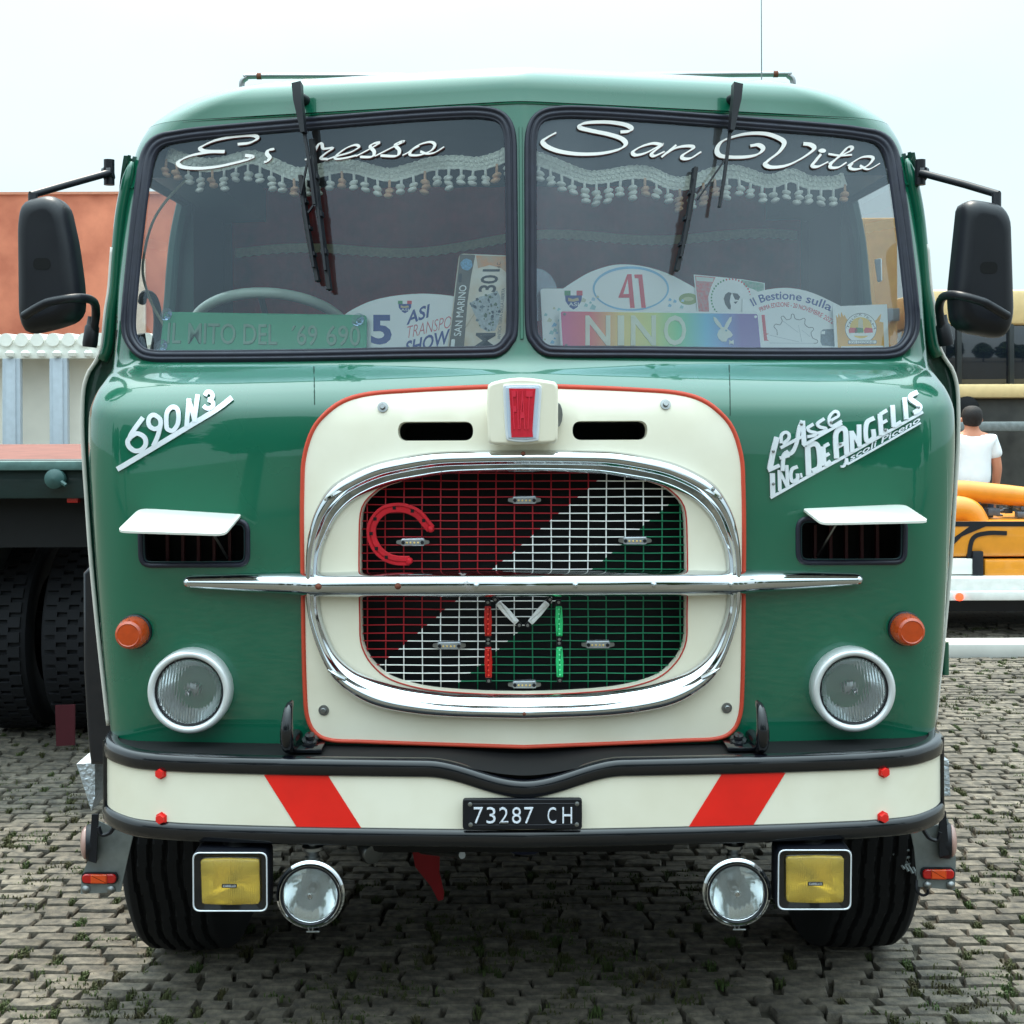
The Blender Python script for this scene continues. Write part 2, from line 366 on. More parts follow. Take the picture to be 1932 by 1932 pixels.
def paver_mat():
    m = mat('grey_paving_block', (106, 98, 86), .9, var=.22, scale=28, bump=.5, bscale=160, c2=(80, 76, 70))
    t = m.node_tree; n = t.nodes; b = n['Principled BSDF']
    src = b.inputs['Base Color'].links[0].from_socket; oi = n.new('ShaderNodeNewGeometry'); q = n.new('ShaderNodeTexNoise'); q.inputs['Scale'].default_value = 2.3; q.inputs['Detail'].default_value = 6
    mr = n.new('ShaderNodeMapRange'); mr.inputs['From Min'].default_value = .3; mr.inputs['From Max'].default_value = .7; mr.inputs['To Min'].default_value = .62; mr.inputs['To Max'].default_value = 1.2
    ri = n.new('ShaderNodeMath'); ri.operation = 'MULTIPLY_ADD'; ri.inputs[1].default_value = .5; ri.inputs[2].default_value = .75
    mu = n.new('ShaderNodeMath'); mu.operation = 'MULTIPLY'; vmn = n.new('ShaderNodeVectorMath'); vmn.operation = 'SCALE'; k = t.links.new
    k(oi.outputs['Position'], q.inputs['Vector']); k(q.outputs['Fac'], mr.inputs['Value']); k(oi.outputs['Random Per Island'], ri.inputs[0]); k(mr.outputs[0], mu.inputs[0]); k(ri.outputs[0], mu.inputs[1])
    ob_ = n.new('ShaderNodeObjectInfo'); m3 = n.new('ShaderNodeMath'); m3.operation = 'MULTIPLY_ADD'; m3.inputs[1].default_value = .35; m3.inputs[2].default_value = .82; m4 = n.new('ShaderNodeMath'); m4.operation = 'MULTIPLY'; k(ob_.outputs['Random'], m3.inputs[0]); k(mu.outputs[0], m4.inputs[0]); k(m3.outputs[0], m4.inputs[1])
    k(src, vmn.inputs[0]); k(m4.outputs[0], vmn.inputs['Scale']); k(vmn.outputs[0], b.inputs['Base Color'])
    return m
PAVER = paver_mat()
def paver_geo(w, d, rnd):
    # plan outline with slightly pinched long sides (an interlocking block) and worn edges
    o = [(-w/2, -d/2), (0, -d/2+.004), (w/2, -d/2), (w/2, d/2), (0, d/2+.004), (-w/2, d/2)]
    sk = rnd.choice((-1, 1))*rnd.uniform(.004, .010); bw = rnd.uniform(-.003, .003)
    o = [(x+sk*(1 if y > 0 else -1)*.6+rnd.uniform(-.004, .004), y+rnd.uniform(-.0025, .0025)+(bw if x == 0 else 0)) for x, y in o]
    V = []
    for zz, sc in ((-.03, 1), (-.007, 1), (0, .91)):
        V += [Vector((x*(1-(1-sc)*.055/w*1.0 if sc < 1 else 1)*(1 if sc == 1 else .965), y*(1 if sc == 1 else .90), zz+(rnd.uniform(-.0015, .0015) if zz == 0 else 0))) for x, y in o]
    Fc = []
    for i in range(2):
        for k in range(6): Fc.append((i*6+k, i*6+(k+1) % 6, (i+1)*6+(k+1) % 6, (i+1)*6+k))
    Fc.append(tuple(12+k for k in range(6)))
    return V, Fc
rp = random.Random(3); pv = {}
for kind, (w, d) in {'long': (.142, .054), 'short': (.086, .054)}.items():
    pv[kind] = []
    for i in range(7):
        v, f = paver_geo(w-.006, d, rp); me = bpy.data.meshes.new('paving_block'); me.from_pydata([tuple(p) for p in v], [], f); me.update(); me.materials.append(PAVER); me.shade_smooth(); me.set_sharp_from_angle(angle=radians(55)); pv[kind].append((v, f, me))
cells = []; gaps = []
row = 0; y = -.3
while y < 7.2:
    xl = 2.0+max(0, y)*.40; x = -xl-rp.uniform(0, .1); i = row
    while x < xl:
        kd = 'long' if rp.random() < .72 else 'short'; w = .142 if kd == 'long' else .086
        cells.append((kd, x+w/2, y+rp.uniform(-.003, .003), rp.uniform(-.007, .004), rp.gauss(0, .03))); gap_ = rp.uniform(.002, .012) if rp.random() < .6 else rp.uniform(.014, .034); gaps.append((x+w+gap_/2, y, gap_)); x += w+gap_
    y += .0635; row += 1
def proj(x, y, zz): return PX0+(x-CX)*F/(y+D), PY0-(zz-H)*F/(y+D)
vis = []
for i, (kd, x, y, zz, a) in enumerate(cells):
    px, py = proj(x, y, 0)
    if -40 < px < 1972 and py < 1970 and (py > 1775 or (py > 1420 and (px < 215 or px > 1722)) or (py > 1690 and (px < 330 or px > 1640))): vis.append((y + abs(px-966)*-.0001, i))
vis.sort(); near = set(i for _, i in vis[:300])
VV, FF = [], []
for i, (kd, x, y, zz, a) in enumerate(cells):
    v, f, me = pv[kd][(i*7919) % 7]
    if i in near:
        o = bpy.data.objects.new('paving_block', me); COL.objects.link(o); o.location = (x, y, zz); o.rotation_euler = (0, 0, a); o.parent = ground
    else:
        b = len(VV); ca, sa = cos(a), sin(a)
        VV += [(x+p.x*ca-p.y*sa, y+p.x*sa+p.y*ca, zz+p.z) for p in v]; FF += [tuple(q+b for q in t) for t in f]
me = bpy.data.meshes.new('paving_blocks_beyond'); me.from_pydata(VV, [], FF); me.update(); me.materials.append(PAVER)
pb = bpy.data.objects.new('paving_blocks_beyond', me); COL.objects.link(pb); pb.parent = ground; pb['kind'] = 'stuff'
# weeds and dry grass in the joints
WEED = mat('joint_weeds', (52, 70, 30), .8, var=.35, scale=6, c2=(84, 72, 44))
rw = random.Random(11); VV, FF = [], []
import mathutils.noise as mno
def blade(x, y, h, lean, ang, w):
    b = len(VV); c, s = cos(ang), sin(ang); tx, ty = x+lean*c, y+lean*s
    VV.extend([(x-s*w, y+c*w, -.015), (x+s*w, y-c*w, -.015), (x+lean*.35*c+s*w*.8, y+lean*.35*s-c*w*.8, h*.6), (x+lean*.35*c-s*w*.8, y+lean*.35*s+c*w*.8, h*.6), (tx, ty, h)])
    FF.extend([(b, b+1, b+2, b+3), (b+3, b+2, b+4)])
nb = 0
while nb < 2200:
    x = rw.uniform(-4.5, 4.5); y = .15+6.9*rw.random()**1.5
    if abs(x) > 1.9+.36*(y+.5): continue
    n_ = mno.noise(Vector((x*1.7, y*1.7, 0)))+.45*mno.noise(Vector((x*6, y*6, 3)))
    dens = .22+1.5*n_
    if abs(x) < 1.0 and y > 1.6: continue
    if rw.random() > dens: continue
    # snap to a joint row
    r_ = round((y+.3)/.0635-.5)+.5; yy = -.3+r_*.0635+rw.gauss(0, .007) if rw.random() < .7 else y
    for _ in range(rw.randint(6, 16)):
        blade(x+rw.gauss(0, .02), yy+rw.gauss(0, .010), rw.uniform(.002, .011), rw.uniform(.006, .02), rw.uniform(0, 2*pi), rw.uniform(.0014, .0036))
    nb += 1
for gx, gy, gw in gaps:
    if gw < .013 or gy < .1 or gy > 6 or (abs(gx) < 1.0 and gy > 1.6) or rw.random() < .42+.5*mno.noise(Vector((gx*2.1, gy*2.1, 7))): continue
    for _ in range(int(10+gw*900)):
        blade(gx+rw.gauss(0, gw*.35), gy+rw.uniform(-.028, .028), rw.uniform(.002, .009), rw.uniform(.004, .018), rw.uniform(0, 2*pi), rw.uniform(.0014, .0034))
me = bpy.data.meshes.new('joint_weeds'); me.from_pydata(VV, [], FF); me.update(); me.materials.append(WEED)
wo_ = bpy.data.objects.new('joint_weeds', me); COL.objects.link(wo_); setp(wo_, 'short weeds and dry grass growing in the paving joints', 'weeds', kind='stuff')

# ================================================================== CAB SURFACE (a function, metres)
LV = [(.86, .015, .09, 1.145, .13), (1.10, .004, .092, 1.165, .13), (1.40, 0, .095, 1.187, .13), (1.64, 0, .10, 1.203, .13), (1.735, .006, .105, 1.205, .13),
      (1.795, .028, .12, 1.197, .13), (1.835, .058, .15, 1.187, .12), (1.862, .090, .19, 1.188, .105), (1.888, .106, .22, 1.195, .095), (2.10, .142, .235, 1.195, .09),
      (2.35, .182, .245, 1.187, .09), (2.52, .210, .25, 1.166, .11), (2.60, .221, .25, 1.138, .15),
      (2.645, .225, .25, 1.105, .22), (2.69, .255, .245, 1.05, .27), (2.72, .32, .24, .975, .30), (2.745, .45, .22, .86, .33), (2.757, .65, .20, .74, .36), (2.762, .9, .15, .60, .38)]
TT = [0.0]
for a, b in zip(LV, LV[1:]): TT.append(TT[-1]+sqrt((b[0]-a[0])**2+(b[1]-a[1])**2))
def lev(t):
    t = min(max(t, 0), TT[-1]); i = 0
    while i < len(TT)-2 and TT[i+1] < t: i += 1
    h = TT[i+1]-TT[i]; u = (t-TT[i])/h; out = []
    for c in range(5):
        def sl(j):
            if j == 0: return (LV[1][c]-LV[0][c])/(TT[1]-TT[0])
            if j == len(TT)-1: return (LV[-1][c]-LV[-2][c])/(TT[-1]-TT[-2])
            d0 = (LV[j][c]-LV[j-1][c])/(TT[j]-TT[j-1]); d1 = (LV[j+1][c]-LV[j][c])/(TT[j+1]-TT[j])
            return 0 if d0*d1 <= 0 else 2*d0*d1/(d0+d1)
        m0, m1 = sl(i)*h, sl(i+1)*h
        out.append((2*u**3-3*u*u+1)*LV[i][c]+(u**3-2*u*u+u)*m0+(-2*u**3+3*u*u)*LV[i+1][c]+(u**3-u*u)*m1)
    return out
def S(m, t, ye=.51):
    Z, y0, V_, W, R = lev(t); s = -1 if m < 0 else 1; m = abs(m); xc = W-R; e = .025
    fy = lambda x: y0+V_*(sqrt(x*x+e*e)-e)
    if m <= 1: x = m*xc; y = fy(x)
    elif m <= 1.25:
        a = (m-1)/.25*pi/2; x = xc+R*sin(a); y = fy(xc)+R*(1-cos(a))+V_*R*sin(a)
    else:
        k = (m-1.25)/.25; ys = fy(xc)+R+V_*R; x = W; y = ys+(max(ye, ys+.01)-ys)*k
    return Vector((s*x, y, Z))
def SN(m, t, ye=.51):
    e = .004; a = S(m+e, t, ye)-S(m-e, t, ye); b = S(m, min(t+e, TT[-1]), ye)-S(m, max(0, t-e), ye); n = a.cross(b); n.normalize()
    return n if n.y < .2 or n.z > .3 else n
def SO(m, t, off=0, ye=.51):
    return S(m, t, ye)+(SN(m, t, ye)*off if off else Vector((0, 0, 0)))
TB = TT[12]                                       # seam between the front shell and the roof
gm = [i*.0125-1.5 for i in range(241)]; gt_ = [i*TT[15]/150 for i in range(151)]
gv = [S(m, t) for t in gt_ for m in gm]; guv = [(m, t) for t in gt_ for m in gm]; gf = []
for j in range(150):
    for i in range(240):
        a = j*241+i; gf += [(a, a+1, a+242), (a, a+242, a+241)]
BV = BVHTree.FromPolygons(gv, gf)
def hit(org, d):
    p, n, i, _ = BV.ray_cast(org, d.normalized())
    if p is None: return None
    a, b, c = gf[i]; A, B, C = gv[a], gv[b], gv[c]; v0, v1, v2 = B-A, C-A, p-A
    d00, d01, d11, d20, d21 = v0.dot(v0), v0.dot(v1), v1.dot(v1), v2.dot(v0), v2.dot(v1); den = d00*d11-d01*d01
    v = (d11*d20-d01*d21)/den; w = (d00*d21-d01*d20)/den; u = 1-v-w
    return (u*guv[a][0]+v*guv[b][0]+w*guv[c][0], u*guv[a][1]+v*guv[b][1]+w*guv[c][1])
def U(hx, py):                                    # symmetric measurement -> (m,t)
    r = None; k = 0
    while r is None and k < 30: r = hit(CAM0, raysym(hx*(1-.004*k), py)); k += 1
    return r
def onskin(hx, py, off=0): m, t = U(hx, py); return SO(m, t, off)
def hitr(px, py):
    r = None; k = 0
    while r is None and k < 60: r = hit(CAM, ray(px+(966-px)*.003*k, py)); k += 1
    return r
def skinreal(px, py, off=0): m, t = hitr(px, py); return SO(m, t, off)
def skinframe(px, py, off):
    m, t = hit(CAM, ray(px, py)); return Frame(S(m, t), SN(m, t), off)
def inpoly(x, y, P):
    c = False; j = len(P)-1
    for i in range(len(P)):
        if (P[i][1] > y) != (P[j][1] > y) and x < (P[j][0]-P[i][0])*(y-P[i][1])/(P[j][1]-P[i][1])+P[i][0]: c = not c
        j = i
    return c
def patch(outer, holes, step, off=0, depth=0, dens=None, ye=.51):
    """mesh of the cab surface inside `outer` minus `holes` (lists of (m,t)); depth adds walls going inwards"""
    P, E = [], []
    def loop(Q):
        b = len(P); P.extend(Vector(q) for q in Q); E.extend((b+i, b+(i+1) % len(Q)) for i in range(len(Q)))
    loop(outer)
    for h_ in holes: loop(h_)
    nb = len(P); x0, x1 = min(p[0] for p in outer), max(p[0] for p in outer); y0, y1 = min(p[1] for p in outer), max(p[1] for p in outer)
    bpts = {}
    for p in P: bpts.setdefault((int(p.x/step), int(p.y/step)), []).append(p)
    y = y0+step*.6; r = 0
    while y < y1:
        x = x0+step*(.5 if r % 2 else .9)
        while x < x1:
            if inpoly(x, y, outer) and not any(inpoly(x, y, h_) for h_ in holes):
                kx, ky = int(x/step), int(y/step); ok = True
                for i in (-1, 0, 1):
                    for j in (-1, 0, 1):
                        for q in bpts.get((kx+i, ky+j), ()):
                            if (q.x-x)**2+(q.y-y)**2 < (.55*step)**2: ok = False
                if ok: P.append(Vector((x, y)))
            x += step
        y += step*.9; r += 1
    vo, eo, fo, ov, oe, of = delaunay_2d_cdt(P, E, [], 0, 1e-7)
    Fc = []
    for f in fo:
        cx = sum(vo[i].x for i in f)/len(f); cy = sum(vo[i].y for i in f)/len(f)
        if inpoly(cx, cy, outer) and not any(inpoly(cx, cy, h_) for h_ in holes):
            a = area2([vo[i] for i in f]); Fc.append(tuple(f) if a > 0 else tuple(f)[::-1])
    V = [SO(p.x, p.y, off, ye) for p in vo]
    if depth:
        ec = set((a, b) for f in Fc for a, b in zip(f, f[1:]+f[:1])); mp2 = {}
        for a, b in list(ec):
            if (b, a) in ec: continue
            for q in (a, b):
                if q not in mp2: mp2[q] = len(V); V.append(SO(vo[q].x, vo[q].y, off-depth, ye))
            Fc.append((b, a, mp2[a], mp2[b]))
    return V, Fc
def bandskin(O, I, prof, base=0):
    """closed strip between two pixel loops; prof = [(u, height)]"""
    n = len(O); V, Fc = [], []
    for i in range(n):
        for u, h_ in prof:
            p = O[i].lerp(I[i], u); V.append(onskin(p.x, p.y, base+h_))
    k = len(prof)
    for i in range(n):
        j = (i+1) % n
        for q in range(k-1): Fc.append((i*k+q, i*k+q+1, j*k+q+1, j*k+q))
    return V, Fc

# ================================================================== THE TRUCK
truck = empty('vintage_truck', (0, 0, 0)); setp(truck, 'dark green vintage truck with cream grille panel, chrome oval and two-pane windscreen', 'truck')
# --- openings
WSO = [(6, 612), (6, 430), (6.5, 300), (7.5, 262), (12, 238), (22, 219), (40, 206.5), (66, 201), (110, 200), (220, 206), (400, 220), (590, 236), (650, 244), (676, 250), (695, 262), (708, 281), (716, 307), (724, 355), (736, 450), (749, 578), (750, 622), (742, 649), (724, 671), (700, 680), (655, 682), (430, 681), (220, 677.5), (75, 676), (38, 671), (16, 649)]
ws_outer = resample(crom([Vector(p) for p in WSO], 8, True), 220)
ws_in = inset(ws_outer, 23); ws_mid = inset(ws_outer, 9)
def mirror(L_): return [Vector((-p.x, p.y)) for p in L_][::-1]
VENT = rpoly([(514, 976), (727, 974), (725, 1069), (514, 1069)], 26, 8)
GP = [(0, 738), (90, 741), (200, 746), (290, 753), (345, 770), (385, 805), (405, 860), (409, 920), (410, 1000), (409, 1100), (408, 1200), (406, 1290), (402, 1345), (388, 1375), (360, 1388), (300, 1391), (200, 1395), (0, 1402)]
gp_half = crom([Vector(p) for p in GP], 8); gp = resample(gp_half+[Vector((-p.x, p.y)) for p in gp_half[::-1]][1:-1], 260)
OPH = [(0, 887), (147, 891), (195, 899), (232, 908.6), (262, 919), (279, 931), (295, 948), (303, 974), (305, 1040), (305, 1100), (304, 1160), (303, 1204), (294, 1231), (281, 1250), (259, 1270), (228, 1284), (170, 1297), (80, 1304), (0, 1306)]
op_half = crom([Vector(p) for p in OPH], 6); op = resample(op_half+[Vector((-p.x, p.y)) for p in op_half[::-1]][1:-1], 160)
slotL = rpoly([(-233, 796), (-92, 796), (-92, 831), (-233, 831)], 17.4, 8); slotR = mirror(slotL)
def mt(loop): return [Vector(U(p.x, p.y)) for p in loop]
T0, T1 = 0.0, TB
N = 60
outer = [(-1.5+3*i/90, T0) for i in range(90)]+[(1.5, T0+(T1-T0)*i/N) for i in range(N)]+[(1.5-3*i/90, T1) for i in range(90)]+[(-1.5, T1-(T1-T0)*i/N) for i in range(N)]
gp_cut = inset(op, -22)
holes = [mt(ws_mid), mt(mirror(ws_mid)), mt(inset(VENT, 4)), mt(mirror(inset(VENT, 4))), mt(gp_cut), mt(inset(slotL, -5)), mt(inset(slotR, -5))]
shell = mk_surf('cab_shell', patch(outer, holes, .019, 0, .012), GREEN, truck, 50)
# roof
RV, RF = [], []; ms = [-1.5+3*i/120 for i in range(121)]; ts = [TB+.001+(TT[-1]-TB-.001)*i/44 for i in range(45)]
for t in ts:
    for m in ms:
        p = S(m, t, 1.75); sh = .005*max(0, 1-(t-TB)/.03)*min(1, max(0, (1.0-abs(m))/.25)); RV.append(p+Vector((0, -sh, 0)))
for j in range(44):
    for i in range(120): a = j*121+i; RF.append((a, a+1, a+122, a+121))
RF.append(tuple(44*121+i for i in range(121)))
roof = mk_surf('roof', (RV, RF), GREEN, truck, 60)
# raised beads: roof seam lip, centre ridge bead between the panes, vertical seams of the nose
mk('roof_seam', tube([SO(-1.0+2.0*i/80, TB-.004, .0005) for i in range(81)], [.0005+.003*min(1, min(i, 80-i)/12) for i in range(81)], 6), GREEN, truck)
mk('pillar_seam', tube([onskin(0, 240+i*40, .002) for i in range(11)], .005, 8), GREEN, truck)
for s in (-1, 1):
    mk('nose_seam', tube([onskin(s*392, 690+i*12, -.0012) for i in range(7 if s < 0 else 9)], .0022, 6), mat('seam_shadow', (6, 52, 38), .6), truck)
    mk('pillar_joint', tube([onskin(s*(727+k*8), 352-abs(k)*.4, .0015) for k in range(0, 5)], .003, 6), GREEN, truck)
# --- windscreens
prof = [(0, -.004), (.02, .006), (.10, .0115), (.24, .0125), (.34, .009), (.40, .0055), (.46, .009), (.58, .0115), (.74, .0095), (.80, .005), (.86, .0075), (.95, .005), (1.0, -.004)]
for k, lp in enumerate((ws_outer, mirror(ws_outer))):
    lab = 'left' if k else 'right'
    w = mk_surf('windscreen', patch(mt(inset(lp, 16)), [], .05, -.004), (WGLASS2, WGLASS)[k], truck, 180)
    sl = mk('rubber_seal', bandskin(lp, inset(lp, 24), prof), RUBBER, w, 180)
# --- vent windows with flaps
for s in (-1, 1):
    lp = VENT if s > 0 else mirror(VENT)
    vw = mk('vent_window', bandskin(lp, inset(lp, 11), [(0, -.004), (.1, .006), (.5, .008), (.8, .005), (1, -.012)]), RUBBER, truck, 180)
    dk = [onskin(p.x, p.y, -.10) for p in inset(lp, -6)]; fr_ = [onskin(p.x, p.y, -.012) for p in inset(lp, 6)]
    n = len(dk); mk('duct', (dk+fr_, [(i, (i+1) % n, n+(i+1) % n, n+i) for i in range(n)]+[tuple(range(n))]), DARK, vw)
    mk('edge_trim', bandskin(inset(lp, 10), inset(lp, 12.5), [(0, 0), (.5, .004), (1, 0)]), mat('duct_edge', (30, 56, 60), .4), vw, 180)
    c0 = onskin(s*600, 1000, -.02); mk('stay', tube([c0+Vector((0, 0, .02)), c0+Vector((s*-.03, .03, -.045)), c0+Vector((s*-.045, .05, -.08))], .004, 6), STEEL, vw)
    for kk in range(6):
        p = onskin(s*(540+kk*30), 1040, -.085); mk('vane', box(p.x-.004, p.x+.004, p.y-.008, p.y+.01, p.z-.07, p.z+.06), mat('duct_vane', (70, 26, 30) if s < 0 else (44, 50, 60), .6), vw)
def flap(pts_back, pts_front, yb, yf):
    fb = [aty(x, y, yb) for x, y in pts_back]; ff = [aty(x, y, yf) for x, y in pts_front]
    P = fb+ff[::-1]; # flat plate through those corners, rounded
    o = sum(P, Vector())/4; ex = (P[1]-P[0]).normalized(); nn = ex.cross(P[3]-P[0]).normalized(); nn = nn if nn.z > 0 else -nn; ey = nn.cross(ex)
    q = rpoly([Vector(((p-o).dot(ex), (p-o).dot(ey))) for p in P], .028, 7); n = len(q); q2 = inset(q, .003)
    ring = lambda L_, h_: [o+ex*a.x+ey*a.y+nn*h_ for a in L_]
    V = ring(q, -.008)+ring(q, -.002)+ring(q2, .0); Fc = []
    for i in range(2):
        for k in range(n): Fc.append((i*n+k, i*n+(k+1) % n, (i+1)*n+(k+1) % n, (i+1)*n+k))
    return V, Fc+[tuple(2*n+k for k in range(n)), tuple(range(n))[::-1]]
mk('vent_flap', flap([(262, 958), (459, 964)], [(220, 999), (424, 1008)], .095, -.085), WHITEP, truck)
mk('vent_flap', flap([(1511, 956), (1709, 952)], [(1550, 986), (1754, 979)], .095, -.085), WHITEP, truck)
# --- cream grille panel
gpanel = mk_surf('grille_panel', patch(mt(gp), [mt(op), mt(slotL), mt(slotR)], .03, .018, .03), CREAM, truck, 40)
gpi = inset(gp, 1); gpo = inset(gp, -9)
mk('red_edge_trim', bandskin(gpo, gpi, [(0, 0), (0, .012), (.2, .02), (.5, .0245), (.8, .022), (1, .016)]), REDTRIM, gpanel, 180)
# inner lip of the opening
mk('opening_lip', bandskin(op, inset(op, -3.5), [(0, -.006), (.15, .0195), (.6, .0205), (1, .018)]), mat('red_opening_edge', (176, 52, 40), .5), gpanel, 180)
for s, (sx, sy) in ((1, (-261, 771.5)), (1, (267, 769)), (1, (-374, 1335)), (1, (380, 1333.5))):
    p = onskin(sx, sy, .018); n_ = SN(*U(sx, sy))
    bo = mk('panel_bolt', lathe(p, n_, [(.014, 0), (.014, .0025), (.0075, .003), (.0075, .008), (.006, .0095), (0, .0095)], 20), STEEL, gpanel)
for lp in (slotL, slotR):
    a = [onskin(p.x, p.y, .002) for p in inset(lp, -3)]; b = [onskin(p.x, p.y, -.12) for p in inset(lp, -3)]; n = len(a)
    mk('air_slot', (a+b, [(i, (i+1) % n, n+(i+1) % n, n+i) for i in range(n)]+[tuple(n+i for i in range(n))]), DARK, gpanel)
# --- chrome oval and bar
OUT = [(0, 848), (90, 849), (171, 852), (243, 864), (292, 878), (341, 903), (366, 925), (387, 962), (398, 1000), (403, 1040), (404, 1098), (402, 1140), (394, 1180), (378, 1228), (358, 1268), (328, 1297), (287, 1321), (235, 1335), (150, 1345), (0, 1350)]
INN = [(0, 889), (90, 891), (147, 894), (205, 903), (245, 911), (282, 924), (318, 944), (346, 972), (364, 1006), (377, 1044), (381, 1098), (380, 1140), (372, 1175), (352, 1223), (325, 1253), (291, 1272), (230, 1291), (146, 1303), (80, 1306), (0, 1307)]
oh = crom([Vector(p) for p in OUT], 8); ih = crom([Vector(p) for p in INN], 8)
ring = lambda h_: h_+[Vector((-p.x, p.y)) for p in h_[::-1]][1:-1]
prof = [(0, .0), (0, .014), (.04, .026), (.15, .037), (.30, .043), (.42, .0425), (.52, .037), (.60, .028), (.66, .0245), (.8, .02), (.93, .012), (1, .004)]
oval = mk('chrome_oval', bandskin(ring(oh), ring(ih), prof, .018), CHROME, truck, 180)
for hx, py in ((0, 850.5), (-350, 925), (354, 918), (-345, 1275), (351, 1268), (0, 1341)):
    p = onskin(hx*.985, py+(4 if py < 1000 else -6), .018+.036); mk('fixing', lathe(p, (0, -1, 0), [(.006, 0), (.006, .004), (.004, .008), (0, .0095)], 12), RUST if hx < 300 else STEEL, oval)
for hx, py in ((-343, 938), (343, 938), (-338, 1256), (338, 1256)):     # joint sleeves where the oval's pieces meet
    c = 1 if py < 1000 else -1
    mk('joint_sleeve', tube([onskin(hx*(1+.03*k), py-c*k*-6-c*10, .018+.044-.006*abs(k-.5)) for k in (-1, 0, 1, 2)], .0065, 8), CHROME, oval)
BV2, BF2 = [], []; nb = 80; hw = 640; sec = 18
for i in range(nb+1):
    q = -1+2*i/nb; q = math.copysign(1-(1-abs(q))**1.35, q); hx = hw*q; a = abs(hx)
    half = 24 if a < 300 else 24-2.5*min(1, (a-300)/100) if a < 410 else 21.5-10*((a-410)/230)**1.2
    end = max(0, (a-628)/12); half *= sqrt(max(0.0004, 1-end**2))
    ycen = 1099-(.0 if a < 400 else (a-400)*.018)
    zdep = .052 if a < 420 else .052-.018*(a-420)/220
    zdep *= sqrt(max(.0004, 1-end**2))
    base = .018 if a < 400 else max(.0, .018-(a-400)*.0006)
    for k in range(sec+1):
        an = pi*k/sec; cc = cos(an); ss = sin(an)
        ss2 = ss**.7; BV2.append(onskin(hx, ycen-half*cc, base+zdep*ss2))
for i in range(nb):
    for k in range(sec): a = i*(sec+1)+k; BF2.append((a, a+1, a+sec+2, a+sec+1))
bar = mk('chrome_bar', (BV2, BF2), CHROME, truck, 180)
for i, px in enumerate((611, 758, 903, 1077, 1222, 1365)):
    hx = (px-986); p = onskin(hx, 1098, .018+.052); mk('fixing', lathe(p, (0, -1, 0), [(.0085, -.002), (.0085, .0015), (.005, .003), (.004, .006), (0, .007)], 14), RUST if i < 2 else CHROME, bar)
# --- grille wires, painted as a tricolour across the diagonal
def wire_mat():
    m = bpy.data.materials.new('tricolour_wire'); m.use_nodes = True; t = m.node_tree; n = t.nodes; b = n['Principled BSDF']; k = t.links.new
    tcn = n.new('ShaderNodeTexCoord'); sp = n.new('ShaderNodeSeparateXYZ'); ma = n.new('ShaderNodeMath'); ma.operation = 'MULTIPLY_ADD'
    k(tcn.outputs['Object'], sp.inputs[0])
    # d = X - 1.19*Z ; boundaries measured on the grille plane
    q = n.new('ShaderNodeTexNoise'); q.inputs['Scale'].default_value = 40; k(tcn.outputs['Object'], q.inputs['Vector'])
    ma.inputs[1].default_value = -1.19; k(sp.outputs['Z'], ma.inputs[0]); k(sp.outputs['X'], ma.inputs[2])
    ns = n.new('ShaderNodeMath'); ns.operation = 'MULTIPLY_ADD'; ns.inputs[1].default_value = .012; k(q.outputs['Fac'], ns.inputs[0]); k(ma.outputs[0], ns.inputs[2])
    GYp = .045; A = aty(930.5, 1073, GYp); B = aty(1137.6, 1057, GYp); d1 = A.x-1.19*A.z+.006; d2 = B.x-1.19*B.z+.006
    g1 = n.new('ShaderNodeMath'); g1.operation = 'GREATER_THAN'; g1.inputs[1].default_value = d1; g2 = n.new('ShaderNodeMath'); g2.operation = 'GREATER_THAN'; g2.inputs[1].default_value = d2
    k(ns.outputs[0], g1.inputs[0]); k(ns.outputs[0], g2.inputs[0])
    x1 = n.new('ShaderNodeMix'); x1.data_type = 'RGBA'; x1.inputs['A'].default_value = (*lin((172, 14, 32)), 1); x1.inputs['B'].default_value = (*lin((250, 250, 248)), 1); k(g1.outputs[0], x1.inputs['Factor'])
    x2 = n.new('ShaderNodeMix'); x2.data_type = 'RGBA'; x2.inputs['B'].default_value = (*lin((18, 124, 86)), 1); k(g2.outputs[0], x2.inputs['Factor']); k(x1.outputs['Result'], x2.inputs['A']); k(x2.outputs['Result'], b.inputs['Base Color'])
    b.inputs['Roughness'].default_value = .45
    return m
WIRE = wire_mat()
grille = mk('grille_surround', bandskin(inset(op, -14), inset(op, -1), [(0, -.03), (.5, -.028), (1, -.032)]), DARK, truck, 180)
GY = .045
def clipv(px):
    hx = px-985; ys = []
    for a, b in zip(op, op[1:]+op[:1]):
        if (a.x-hx)*(b.x-hx) < 0: ys.append(a.y+(b.y-a.y)*(hx-a.x)/(b.x-a.x))
    return (min(ys)-6, max(ys)+6) if len(ys) >= 2 else None
def cliph(py):
    xs = []
    for a, b in zip(op, op[1:]+op[:1]):
        if (a.y-py)*(b.y-py) < 0: xs.append(a.x+(b.x-a.x)*(py-a.y)/(b.y-a.y))
    return (min(xs)+985-6, max(xs)+985+6) if len(xs) >= 2 else None
rg = random.Random(5)
for i in range(18):
    px = 692.6+34.75*i; c = clipv(px)
    if c:
        a, b = aty(px, c[0], GY), aty(px, c[1], GY); j = [a.lerp(b, t)+Vector((rg.uniform(-.0012, .0012), 0, 0)) for t in (0, .25, .5, .75, 1)]; j = [Vector((p.x, GY, p.z)) for p in j]
        mk('wire', tube(j, .00165, 6), WIRE, grille, 180)
